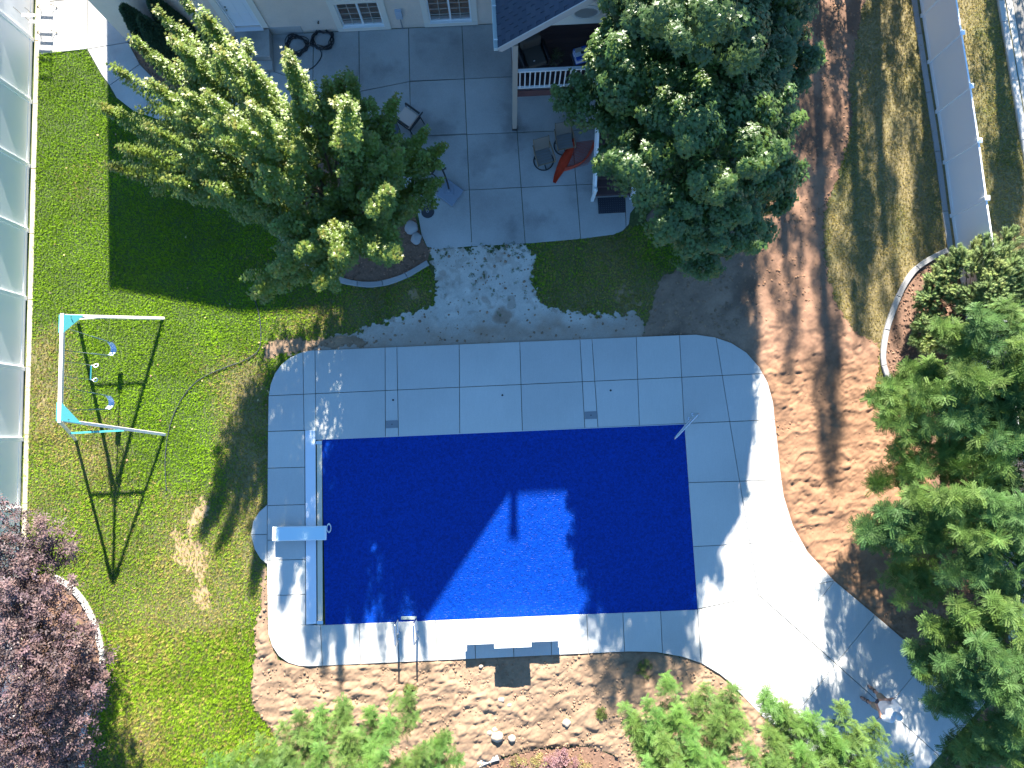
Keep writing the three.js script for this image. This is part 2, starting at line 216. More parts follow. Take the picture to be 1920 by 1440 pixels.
// ---------- concrete ----------
const concMap = tex(1024, 1024, (u, v) => { const a = tfbm(u, v, 3, 5, 6), s = tvn(u, v, 256, 17), br = tvn(u * 1, v * 0.04, 512, 19), k = 0.86 + 0.2 * (a - 0.5) + 0.07 * (s - 0.5) + 0.05 * (br - 0.5); return [0.56 * k, 0.55 * k, 0.525 * k]; });
concMap.repeat.set(0.22, 0.22);
const concOld = tex(1024, 1024, (u, v) => { const a = tfbm(u, v, 4, 25, 6), b = smooth(0.5, 0.72, tfbm(u, v, 5, 45, 4)), s = tvn(u, v, 256, 37), k = 0.82 + 0.46 * (a - 0.5) + 0.1 * (s - 0.5) - 0.19 * b; return [0.45 * k, 0.44 * k, 0.42 * k]; });
concOld.repeat.set(0.19, 0.19);
const concBump = gray(512, (u, v) => 0.5 * tvn(u, v, 256, 41) + 0.3 * tvn(u, v * 0.06, 256, 43) + 0.2 * tfbm(u, v, 16, 44)); concBump.repeat.set(0.6, 0.6);
const deckMats = [1, 0.95, 1.04, 0.98].map((k) => std([k, k, k * (k > 1 ? 0.99 : 1)], 0.78, { map: concMap, bumpMap: concBump, bumpScale: 0.003 }));
const patioMats = [1, 0.93, 1.06, 0.97].map((k) => std([k, k, k], 0.85, { map: concOld, bumpMap: concBump, bumpScale: 0.003 }));
const DECK = 0.10, PATIO = 0.035;
const deck = structGroup('pool_deck');
let slabN = 0;
function slabs(parent, list, top, mats, gap = 0.009) { for (const P of list) { const W = inset(world(P, top), gap); mk('slab', slabGeo(W, -0.12, top - 0.002 * hash(slabN, 3, 9)), mats[(slabN++ * 7 + 3) % 4], parent); } }
{
  const TOP = [[502, 809], [503, 745], [507, 720], [515, 700], [527, 683], [542, 671], [560, 662], [580, 657], [1275, 628], [1305, 627], [1340, 632], [1372, 643], [1400, 661], [1424, 688], [1440, 718], [1450, 755], [1453, 787], [1283, 794], [605, 825], [592, 825.6], [591.5, 806]];
  let L = [TOP];
  const X = [[568, 657, 570, 806], [590.5, 655, 592, 826], [722, 648, 722.5, 820], [744, 647, 747, 819], [861, 642, 862, 812], [974.5, 640, 979.5, 808], [1087.5, 636, 1096.5, 799], [1110, 636, 1121, 798], [1193, 631, 1199, 796], [1274, 627, 1283, 794], [1343, 634, 1368, 788]];
  L = cut(L, [503, 742], [1440, 700]);
  for (const [a, b, c, d] of X) L = cut(L, [a, b], [c, d]);
  slabs(deck, L, DECK, deckMats);
  L = [[[502, 809], [571, 807], [573, 1172], [502, 1174], [500.5, 1060], [501, 945]]];
  for (const y of [878, 948, 1013, 1051, 1117]) L = cut(L, [500, y], [572, y - 2]);
  slabs(deck, L, DECK, deckMats);
  slabs(deck, cut([[[501, 946], [500.5, 1058], [488, 1048], [477, 1030], [470, 1003], [474, 978], [485, 960]]], [460, 1003], [503, 1002]), DECK, deckMats);
  L = [[[502, 1174], [573, 1172], [606, 1172], [1308, 1143], [1315, 1244], [1280, 1232], [1230, 1223], [1180, 1222], [580, 1250], [560, 1249], [540, 1243], [522, 1230], [510, 1212], [503, 1190]]];
  for (const x of [600, 672, 744, 816, 888, 960, 1031, 1100, 1168, 1239]) L = cut(L, [x, 1150], [x + 4, 1240]);
  slabs(deck, L, DECK, deckMats);
  L = [[[1283, 794], [1453, 787], [1458, 830], [1463, 880], [1470, 930], [1487, 985], [1515, 1035], [1540, 1062], [1565, 1089], [1425, 1118], [1308, 1142]]];
  L = cut(L, [1293, 905], [1465, 900]); L = cut(L, [1300, 1025], [1500, 1015]); L = cut(L, [1368, 788], [1418, 1090]);
  slabs(deck, L, DECK, deckMats);
  L = [[[1308, 1143], [1425, 1118], [1565, 1089], [1640, 1152], [1715, 1216], [1850, 1316], [1674, 1519], [1600, 1485], [1483, 1383], [1431, 1345], [1369, 1281], [1350, 1265], [1315, 1244]]];
  L = cut(L, [1425, 1118], [1770, 1425]); L = cut(L, [1565, 1089], [1410, 1285]); L = cut(L, [1642, 1152], [1500, 1330]); L = cut(L, [1717, 1262], [1602, 1400]);
  L = cut(L, [1425, 1118], [1330, 1250], (P) => cen(P)[0] < 1420);
  slabs(deck, L, DECK, deckMats);
}
const patio = structGroup('patio');
{
  let L = [[[440, 69], [505, 65], [925, 44.5], [1260, 28], [1260, 300], [1182, 400], [1180, 420], [1168, 433], [1150, 440], [1090, 448], [998, 456], [880, 462], [815, 468], [800, 462], [790, 440], [783, 400], [760, 350], [720, 290], [640, 235], [560, 240], [505, 250], [440, 250]]];
  L = cut(L, [505, 65], [506, 260]);
  L = cut(L, [588, 60], [585, 250], (P) => cen(P)[0] > 505); L = cut(L, [673, 57], [676, 400]); L = cut(L, [766, 52], [772, 330]); L = cut(L, [866, 47], [885, 470]); L = cut(L, [955, 45], [985, 460]); L = cut(L, [1056, 40], [1089, 450]); L = cut(L, [1160, 35], [1175, 450]);
  for (const [x0, y0, x1, y1] of [[866, 148, 1250, 130], [800, 255, 1100, 243], [880, 356, 1110, 345]]) L = cut(L, [x0, y0], [x1, y1], (P) => cen(P)[0] > 800);
  L = cut(L, [770, 152], [866, 148], (P) => cen(P)[0] > 770 && cen(P)[0] < 870); L = cut(L, [790, 255], [880, 250], (P) => cen(P)[0] > 770 && cen(P)[0] < 880);
  L = cut(L, [588, 162], [690, 171], (P) => cen(P)[0] > 588 && cen(P)[0] < 690); L = cut(L, [676, 171], [772, 152], (P) => cen(P)[0] > 676 && cen(P)[0] < 772); L = cut(L, [505, 131], [588, 160], (P) => cen(P)[0] > 505 && cen(P)[0] < 588);
  slabs(patio, L, PATIO, patioMats);
}
const side = structGroup('side_path');
{
  const lite = [1.08, 1.04, 1.12, 1.06].map((k) => std([k, k * 0.99, k * 0.97], 0.85, { map: concOld, bumpMap: concBump, bumpScale: 0.003 }));
  let L = [[[72, 102], [163, 92], [240, 79], [222, -150], [60, -150]]]; L = cut(L, [163, 92], [166, -150]); L = cut(L, [70, 5], [240, -12]);
  slabs(side, L, PATIO, lite);
  L = [[[163, 92], [240, 79], [262, 120], [300, 160], [345, 185], [420, 195], [439, 150], [439, 250], [400, 252], [345, 240], [290, 222], [250, 208], [218, 183], [190, 140]]];
  const Q = [[[163, 92], [240, 79], [262, 120], [205, 160], [190, 140]], [[205, 160], [262, 120], [300, 160], [265, 213], [250, 208], [218, 183]], [[265, 213], [300, 160], [345, 185], [420, 195], [439, 150], [439, 250], [400, 252], [345, 240], [290, 222]]];
  slabs(side, Q, PATIO, lite);
}

// ---------- pool cover, lids, rails, board ----------
const white = std([0.8, 0.8, 0.79], 0.35), vinyl = std([0.88, 0.9, 0.92], 0.5), steel = std([0.62, 0.63, 0.65], 0.22, { metalness: 1 }), black = std([0.018, 0.018, 0.02], 0.5);
{
  const g = thing('pool_cover', 'royal blue cover stretched across the whole rectangular pool', 'pool cover', V(0, 0.05, 2.8));
  const c = [[603.5, 824.5], [1284.5, 795], [1308, 1143], [610, 1172.5]].map((p) => at(p[0], p[1], 0.07)), NX = 240, NZ = 120, pos = [], ix = [], uv = [];
  for (let j = 0; j <= NZ; j++) for (let i = 0; i <= NX; i++) {
    const u = i / NX, v = j / NZ, p = c[0].clone().lerp(c[1], u).lerp(c[3].clone().lerp(c[2], u), v), e = Math.min(u * 2, v, (1 - u) * 2, 1 - v), w = smooth(0.0, 0.06, e);
    p.y = 0.062 - 0.028 * w + w * (0.010 * (fbm(p.x * 0.9, p.z * 0.9, 201, 3) - 0.5) + 0.006 * (vn(p.x * 2.1 + p.z * 1.4, p.z * 5 - p.x * 1.2, 205) - 0.5));
    pos.push(p.x, p.y - 0.05, p.z - 2.8); uv.push(p.x, p.z);
    if (i < NX && j < NZ) { const a = j * (NX + 1) + i; ix.push(a, a + NX + 1, a + 1, a + 1, a + NX + 1, a + NX + 2); }
  }
  const s = new THREE.BufferGeometry(); s.setAttribute('position', new THREE.Float32BufferAttribute(pos, 3)); s.setAttribute('uv', new THREE.Float32BufferAttribute(uv, 2)); s.setIndex(ix); s.computeVertexNormals();
  const m = tex(1024, 1024, (u, v) => { const a = tfbm(u, v, 90, 301, 3), b = tvn(u, v, 400, 311), k = 0.82 + 0.6 * (a - 0.5) + 0.45 * (b - 0.5); return [0.0015 * k, 0.04 * k, 0.31 * k]; });
  m.repeat.set(0.21, 0.21);
  const b = gray(1024, (u, v) => { const w = tfbm(u, v, 16, 361, 3), l = 1 - Math.abs(2 * tvn(u + 0.03 * w, v + 0.03 * w, 64, 371) - 1); return 0.45 * tfbm(u, v, 24, 331, 4) + 0.2 * tvn(u, v, 256, 341) + 0.35 * l * l * l; }); b.repeat.set(0.25, 0.25);
  mk('cover_sheet', s, new THREE.MeshPhysicalMaterial({ color: rgb(1, 1, 1), map: m, roughness: 0.38, bumpMap: b, bumpScale: 0.022, specularIntensity: 0.22 }), g);
  const L = (px, py, h) => at(px, py, h).sub(g.position);
  mk('leading_bar', [bar(L(599, 826, 0.085), L(600.5, 1171, 0.085), 0.16, 0.03)], std([0.62, 0.55, 0.44], 0.6), g);
  for (const [x, y] of [[598, 830], [600, 1167]]) mk('end_bracket', box(0.2, 0.02, 0.1, ...L(x, y, 0.112).toArray()), steel, g);
  mk('edge_track', bar(L(606, 824, 0.075), L(1284, 795, 0.075), 0.02, 0.014), std([0.55, 0.56, 0.58], 0.35, { metalness: 0.8 }), g);
}
{ // lid over the cover roller
  const P = [[571.5, 807], [591.5, 806], [593.5, 1170], [573.5, 1172]];
  const g = thing('cover_box_lid', 'long narrow pale lid beside the left end of the blue pool cover', 'lid', at(582, 990));
  mk('lid', slabGeo(inset(world(P, DECK + 0.015).map(([x, z]) => [x - g.position.x, z - g.position.z]), 0.008), 0.02, DECK + 0.015), std([0.7, 0.73, 0.79], 0.45, { bumpMap: concBump, bumpScale: 0.002 }), g);
}
for (const [x, y, t] of [[735, 795.5, 'left'], [1108, 778.5, 'right']]) { // skimmer lids
  const p = at(x, y, DECK), g = thing('skimmer_lid', t === 'left' ? 'grey square skimmer lid in the deck nearer the diving board' : 'grey square skimmer lid in the deck nearer the corner handrail', 'lid', V(p.x, DECK, p.z), 0.045, 'skimmer lids in the pool deck');
  mk('lid', box(0.41, 0.012, 0.25, 0, 0.006, 0, 0.004), std([0.2, 0.21, 0.225], 0.6), g); mk('finger_hole', new THREE.CylinderGeometry(0.02, 0.02, 0.003, 12).translate(0, 0.0135, 0), black, g);
}
for (const [x, y, lab] of [[737, 750, 'small black drain dot above the left skimmer lid'], [942, 741, 'small black drain dot in the middle of the shaded deck'], [1145, 732, 'small black drain dot right of the right skimmer lid']]) {
  const p = at(x, y, DECK), g = thing('deck_drain', lab, 'drain', V(p.x, DECK, p.z), 0, 'round drains in the pool deck'); mk('cap', new THREE.CylinderGeometry(0.035, 0.035, 0.006, 14).translate(0, 0.003, 0), black, g);
}
{ // diving board
  const p = at(560, 1003, DECK), g = thing('diving_board', 'white diving board on a low stand reaching over the pool edge', 'diving board', V(p.x, DECK, p.z), 0.02);
  const h = 0.36, a = at(510, 1002, DECK + h).sub(g.position), b = at(612, 999, DECK + h).sub(g.position), len = b.x - a.x;
  const nb = gray(128, (u, v) => tvn(u, v, 64, 7)); 
  mk('board', new RoundedBoxGeometry(len, 0.055, 0.46, 3, 0.025).translate((a.x + b.x) / 2, h - 0.03, a.z * 0.5 + b.z * 0.5), std([0.74, 0.78, 0.8], 0.6, { bumpMap: nb, bumpScale: 0.001 }), g);
  mk('tread', box(len * 0.86, 0.006, 0.38, (a.x + b.x) / 2 + len * 0.03, h + 0.001, (a.z + b.z) / 2), std([0.56, 0.73, 0.8], 0.85, { bumpMap: nb, bumpScale: 0.002 }), g);
  mk('stand', [box(0.5, h - 0.06, 0.34, (a.x + b.x) / 2 - 0.25, (h - 0.06) / 2, (a.z + b.z) / 2, 0.03), box(0.62, 0.03, 0.4, (a.x + b.x) / 2 - 0.25, 0.015, (a.z + b.z) / 2, 0.01)], std([0.68, 0.7, 0.72], 0.5), g);
  mk('rear_bracket', box(0.08, h - 0.06, 0.3, a.x + 0.18, (h - 0.06) / 2, (a.z + b.z) / 2), steel, g);
}
{ const p = at(617, 990, 0.04), g = thing('cover_float', 'small white ring lying on the blue cover by the diving board', 'float', V(p.x, 0.045, p.z)); mk('ring', new THREE.TorusGeometry(0.11, 0.025, 8, 24).rotateX(Math.PI / 2).scale(0.6, 1, 1.2).translate(0, 0.018, 0), white, g); }
{ // corner handrail
  const g = thing('handrail', 'steel figure-four handrail at the upper right corner of the pool', 'handrail', at(1299, 777, DECK)), L = (x, y, h) => at(x, y, h).sub(g.position);
  const A = L(1298, 777, DECK), B = L(1291, 785, DECK);
  const tip = L(1263, 823, 0.5), d = tip.clone().sub(A); d.y = 0; d.normalize();
  const top = 0.86, pts = [A.clone(), A.clone().setY(0.5), A.clone().setY(top - 0.06), A.clone().addScaledVector(d, 0.08).setY(top), tip.clone().addScaledVector(d, -0.12).setY(0.62), tip.clone().setY(0.5), tip.clone().addScaledVector(d, -0.1).setY(0.42), B.clone().addScaledVector(d, 0.1).setY(0.4), B.clone().setY(0.32), B.clone()];
  mk('rail', tube(pts, 0.024, 80, 10, false, 0.25), steel, g);
  for (const q of [A, B]) mk('flange', new THREE.CylinderGeometry(0.045, 0.055, 0.03, 18).translate(q.x, 0.015, q.z), steel, g);
}
{ // ladder rails at the sunny side
  const g = thing('pool_ladder', 'pair of steel ladder rails at the lower edge of the pool', 'ladder', at(765, 1187, DECK)), L = (x, y, h) => at(x, y, h).sub(g.position);
  for (const dx of [0, 34]) {
    const A = L(748 + dx, 1186 - dx * 0.04, DECK), B = L(748.8 + dx, 1198 - dx * 0.04, DECK), f = L(748 + dx, 1157 - dx * 0.04, DECK), top = 0.84;
    mk('rail', tube([B.clone(), B.clone().setY(0.4), B.clone().setY(top - 0.08), B.clone().add(V(0, 0, -0.06)).setY(top), f.clone().add(V(0, 0, 0.1)).setY(top), f.clone().setY(top - 0.1), f.clone().setY(0.35), f.clone().add(V(0, 0, 0.06)).setY(0.26), A.clone().add(V(0, 0, -0.06)).setY(0.24), A.clone().setY(0.18), A.clone()], 0.024, 90, 10, false, 0.2), steel, g);
    for (const q of [A, B]) mk('flange', new THREE.CylinderGeometry(0.045, 0.055, 0.03, 18).translate(q.x, 0.015, q.z), steel, g);
  }
  const p = L(767, 1158, 0.03); mk('step', box(0.5, 0.03, 0.1, p.x, -0.02, p.z, 0.008), std([0.32, 0.36, 0.33], 0.5), g);
}
{ // raised spillway wall
  const p = at(961, 1186, DECK), g = thing('spillway_wall', 'low white masonry wall with a taller middle block behind the pool', 'wall', V(p.x, DECK, p.z), 0.042), m = std([0.7, 0.69, 0.66], 0.75, { map: null, bumpMap: concBump, bumpScale: 0.006 });
  const wing = 0.44, mid = 0.86;
  for (const s of [-1, 1]) mk('wing', boxUV(box(0.92, wing, 0.34, s * 1.01, wing / 2, 0, 0.012)), m, g);
  mk('centre_block', boxUV(box(1.1, mid, 0.4, 0, mid / 2, 0.0, 0.012)), m, g);
  for (const s of [-1, 1]) mk('cap', boxUV(box(0.97, 0.05, 0.4, s * 1.035, wing + 0.025, 0, 0.012)), m, g);
  mk('cap', boxUV(box(1.16, 0.05, 0.46, 0, mid + 0.025, 0, 0.012)), m, g);
  mk('spout', box(0.6, 0.03, 0.08, 0, 0.6, -0.22), steel, g);
}

// ---------- house ----------
const HA = at(240, 78), HB = at(925, 44.5), HANG = -Math.atan2(HB.z - HA.z, HB.x - HA.x);
const stuccoB = gray(512, (u, v) => 0.6 * tfbm(u, v, 40, 401, 3) + 0.4 * tvn(u, v, 200, 405)); stuccoB.repeat.set(0.7, 0.7);
const stuccoM = tex(256, 256, (u, v) => { const k = 0.9 + 0.16 * (tfbm(u, v, 5, 411) - 0.5) + 0.06 * (tvn(u, v, 120, 415) - 0.5); return [0.76 * k, 0.635 * k, 0.54 * k]; }); stuccoM.repeat.set(0.3, 0.3);
const stucco = std([1, 1, 1], 0.9, { map: stuccoM, bumpMap: stuccoB, bumpScale: 0.008 }), trimM = std([0.72, 0.66, 0.58], 0.8, { bumpMap: stuccoB, bumpScale: 0.003 });
const shingleM = [[0.05, 0.063, 0.09], [0.045, 0.058, 0.084], [0.056, 0.069, 0.096], [0.048, 0.06, 0.087]].map((c) => std(c, 0.9));
const pane = new THREE.MeshPhysicalMaterial({ color: rgb(1, 1, 1), transmission: 1, thickness: 0, roughness: 0.03, ior: 1.5 });
const prism = (pts, fn) => { // convex faces listed as loops of points
  const pos = []; for (const loop of pts) for (let i = 1; i < loop.length - 1; i++) for (const p of [loop[0], loop[i], loop[i + 1]]) pos.push(...p);
  const g = new THREE.BufferGeometry(); g.setAttribute('position', new THREE.Float32BufferAttribute(pos, 3)); g.computeVertexNormals(); return boxUV(g);
};
{
  const g = thing('house', 'beige stucco house wall with white-framed windows and a white door', 'house', V(HA.x, 0, HA.z), HANG);
  const U1 = 8.05, U2 = 21.0, D = 9, WL = 5.0, WM = 8.1, th = 0.22;
  const wins = [[7.49, 0.26, 1.42, 1.34], [10.47, 0.28, 1.43, 1.34]], door = [3.86, 0.5, 0.96, 2.05];
  const hole = (x, y, w, h) => new THREE.Path([[x, y], [x, y + h], [x + w, y + h], [x + w, y]].map((p) => new THREE.Vector2(...p)));
  const sh = new THREE.Shape([[0, 0], [U2, 0], [U2, WM], [U1, WM], [U1, WL], [0, WL]].map((p) => new THREE.Vector2(...p)));
  for (const w of [...wins, door]) sh.holes.push(hole(...w));
  mk('wall', boxUV(new THREE.ExtrudeGeometry(sh, { depth: th, bevelEnabled: false }).translate(0, 0, -th)), stucco, g);
  mk('wall', boxUV(box(th, WL, D - th - 0.004, th / 2 + 0.002, WL / 2, -th - (D - th) / 2)), stucco, g);
  mk('wall', boxUV(box(th, WM, D - th - 0.004, U2 - th / 2 - 0.002, WM / 2, -th - (D - th) / 2)), stucco, g);
  mk('wall', boxUV(box(U2, WL, th, U2 / 2, WL / 2, -D - th / 2)), stucco, g);
  mk('wall', boxUV(box(th, WM - WL, D - th - 0.1, U1 + th / 2, WL + (WM - WL) / 2, -th - (D - th) / 2)), stucco, g);
  const boards = std([0.4, 0.31, 0.22], 0.6); mk('floor', box(U2 - 0.6, 0.1, D - 0.6, U2 / 2, 0.05, -D / 2 - 0.1), boards, g);
  mk('upper_floor', box(U2 - 0.6, 0.1, D - 0.6, U2 / 2, 2.5, -D / 2 - 0.1), std([0.7, 0.69, 0.67], 0.9), g);
  for (const w of wins) {
    const [x, y, W, Hh] = w, o = new THREE.Group(); o.name = 'window'; o.position.set(x, y, 0); g.add(o);
    const t = 0.2; mk('surround', [box(W + 2 * t, t, 0.05, W / 2, Hh + t / 2, 0.025), box(W + 2 * t, t, 0.06, W / 2, -t / 2 + 0.0, 0.03), box(t, Hh, 0.05, -t / 2, Hh / 2, 0.025), box(t, Hh, 0.05, W + t / 2, Hh / 2, 0.025)].map((q) => boxUV(q)), trimM, o);
    mk('frame', [box(W, 0.05, 0.07, W / 2, 0.025, -0.05), box(W, 0.05, 0.07, W / 2, Hh - 0.025, -0.05), box(0.05, Hh - 0.1, 0.07, 0.025, Hh / 2, -0.05), box(0.05, Hh - 0.1, 0.07, W - 0.025, Hh / 2, -0.05), box(0.06, Hh - 0.1, 0.075, W / 2, Hh / 2, -0.05)], white, o);
    for (const s of [0, 1]) {
      const x0 = s ? W / 2 + 0.03 : 0.05, w2 = W / 2 - 0.08; mk('pane', box(w2, Hh - 0.1, 0.008, x0 + w2 / 2, Hh / 2, -0.055), pane, o);
      mk('muntin', box(0.018, Hh - 0.1, 0.012, x0 + w2 / 2, Hh / 2, -0.043), std([0.5, 0.48, 0.42], 0.5), o);
      for (let k = 1; k < 4; k++) mk('muntin', box(w2, 0.018, 0.0115, x0 + w2 / 2, 0.05 + (Hh - 0.1) * k / 4, -0.0432), std([0.5, 0.48, 0.42], 0.5), o);
    }
    mk('sill', box(W + 0.02, 0.025, 0.1, W / 2, 0.008, 0.02), white, o);
  }
  { const [x, y, W, Hh] = door, o = new THREE.Group(); o.name = 'door'; o.position.set(x, y, 0); g.add(o);
    mk('door_leaf', box(W - 0.08, Hh - 0.06, 0.045, W / 2, Hh / 2 - 0.01, -0.07), std([0.72, 0.74, 0.78], 0.4), o);
    for (const [px, py, pw, ph] of [[0.2, 0.14, 0.22, 0.62], [0.54, 0.14, 0.22, 0.62], [0.2, 0.9, 0.22, 0.62], [0.54, 0.9, 0.22, 0.62], [0.2, 1.64, 0.22, 0.24], [0.54, 1.64, 0.22, 0.24]]) mk('door_panel', box(pw, ph, 0.012, px + pw / 2, py + ph / 2, -0.0425, 0.005), std([0.72, 0.74, 0.78], 0.4), o);
    mk('frame', [box(0.05, Hh, 0.1, 0.02, Hh / 2, -0.03), box(0.05, Hh, 0.1, W - 0.02, Hh / 2, -0.03), box(W, 0.05, 0.1, W / 2, Hh - 0.02, -0.03)], white, o);
    mk('surround', [box(0.2, Hh + 0.2, 0.05, -0.1, (Hh + 0.2) / 2, 0.025), box(0.2, Hh + 0.2, 0.05, W + 0.1, (Hh + 0.2) / 2, 0.025), box(W, 0.2, 0.05, W / 2, Hh + 0.1, 0.025)].map((q) => boxUV(q)), trimM, o);
    const brass = std([0.3, 0.26, 0.2], 0.3, { metalness: 0.9 }); mk('handle', new THREE.SphereGeometry(0.032, 12, 10).translate(0.13, 1.0, -0.0), brass, o); mk('deadbolt', new THREE.CylinderGeometry(0.03, 0.03, 0.02, 14).rotateX(Math.PI / 2).translate(0.13, 1.13, -0.03), brass, o);
  }
  mk('plinth', boxUV(box(1.05, 0.42, 0.03, 5.55, 0.21, 0.015)), std([0.42, 0.4, 0.38], 0.9, { bumpMap: stuccoB, bumpScale: 0.005 }), g);
  // roofs
  const rm = shingleM[0], slab = (loop, t = 0.16) => { const dn = loop.map(([x, y, z]) => [x, y - t, z]).reverse(), n = loop.length, f = [loop, dn]; for (let i = 0; i < n; i++) { const a = loop[i], b = loop[(i + 1) % n]; f.push([a, [a[0], a[1] - t, a[2]], [b[0], b[1] - t, b[2]], b]); } return prism(f); };
  { // low wing, hipped, nine in twelve
    const o = 0.3, e = 5.12, s = 0.755, dp = D / 2 + o, rz = -D / 2, ry = e + s * dp, x0 = -o, x1 = U1 + 0.1;
    const roof = mk('roof', [slab([[x0, e, o], [x1, e, o], [x1, ry, rz], [x0 + dp, ry, rz]]), slab([[x1, e, -D - o], [x0, e, -D - o], [x0 + dp, ry, rz], [x1, ry, rz]]), slab([[x0, e, -D - o], [x0, e, o], [x0 + dp, ry, rz]])], rm, g);
    mk('gutter', [box(x1 - x0, 0.12, 0.11, (x0 + x1) / 2, e - 0.1, o + 0.06)], white, roof);
  }
  { // tall block
    const o = 0.3, e = 8.2, x0 = U1 - 0.15, x1 = U2 + 0.3, rz = -4.3, ry = 12.6;
    const roof = mk('roof', [slab([[x0, e, o], [x1, e, o], [x1, ry, rz], [x0, ry, rz]]), slab([[x1, e, -D - o], [x0, e, -D - o], [x0, ry, rz], [x1, ry, rz]])], rm, g);
    for (const x of [U1 + 0.1, U2 - 0.1]) mk('gable_wall', prism([[[x, WM, -0.1], [x, WM, -8.7], [x, ry - 0.15, rz]]]), stucco, g);
    mk('flue', [box(0.26, 1.3, 0.26, 13.55, 12.7, -4.3), box(0.34, 0.06, 0.34, 13.55, 13.38, -4.3)], std([0.3, 0.28, 0.27], 0.8), roof);
    // rear gable
    for (const [gc, hw, ge, gp] of [[10.5, 2.62, 9.8, 12.12], [18.3, 2.5, 10.5, 12.75]]) {
    mk('gable_wall', [boxUV(new THREE.ExtrudeGeometry(new THREE.Shape([[gc - hw + 0.3, WM], [gc + hw - 0.3, WM], [gc + hw - 0.3, ge], [gc, gp - 0.12], [gc - hw + 0.3, ge]].map((p) => new THREE.Vector2(...p))), { depth: 4.2, bevelEnabled: false }).translate(0, 0, -4.2))], stucco, g);
    mk('roof', [slab([[gc + hw, ge, 0.3], [gc + hw, ge, -4.6], [gc, gp, -4.6], [gc, gp, 0.3]], 0.14), slab([[gc - hw, ge, -4.6], [gc - hw, ge, 0.3], [gc, gp, 0.3], [gc, gp, -4.6]], 0.14)], rm, g); }
  }
}
const onHouse = (u, y, v) => V(HA.x + u * Math.cos(HANG) + v * Math.sin(HANG), y, HA.z - u * Math.sin(HANG) + v * Math.cos(HANG));
{ // stoop
  const g = thing('stoop', 'grey concrete stoop with one step below the white door', 'step', onHouse(4.45, 0, 0), HANG), m = std([0.9, 0.88, 0.86], 0.85, { map: concOld, bumpMap: concBump, bumpScale: 0.003 });
  mk('landing', boxUV(box(1.15, 0.42, 0.98, 0, 0.26, 0.55, 0.015)), m, g); mk('step', boxUV(box(1.17, 0.2, 0.33, 0.0, 0.135, 1.21, 0.015)), m, g);
  mk('threshold', box(0.98, 0.03, 0.12, -0.1, 0.485, 0.065), std([0.6, 0.6, 0.62], 0.4), g);
}
{ const g = thing('meter_box', 'small grey utility box with conduit on the house wall between windows', 'utility box', onHouse(9.5, 0.62, 0), HANG);
  mk('cabinet', box(0.22, 0.42, 0.12, 0, 0.3, 0.06, 0.01), std([0.4, 0.45, 0.52], 0.5), g); mk('cover', box(0.2, 0.16, 0.02, 0, 0.36, 0.13, 0.006), std([0.42, 0.47, 0.55], 0.45), g); mk('conduit', rod(V(0, -0.6, 0.04), V(0, 0.1, 0.04), 0.018), std([0.25, 0.25, 0.26], 0.6), g); }
{ const g = thing('wall_spigot', 'tiny dark spigot low on the house wall above the hose coils', 'spigot', onHouse(6.75, 0.66, 0), HANG); mk('body', rod(V(0, 0, 0), V(0, 0, 0.1), 0.02), black, g); mk('handle', new THREE.TorusGeometry(0.03, 0.008, 6, 14).translate(0, 0.035, 0.09), black, g); }
{ const g = thing('outlet_box', 'small black framed outlet on the wall left of the door', 'outlet', onHouse(3.42, 1.28, 0), HANG); mk('plate', box(0.09, 0.13, 0.02, 0, 0, 0.011), black, g); mk('face', box(0.045, 0.08, 0.008, 0, 0, 0.026), std([0.6, 0.6, 0.6], 0.5), g); }

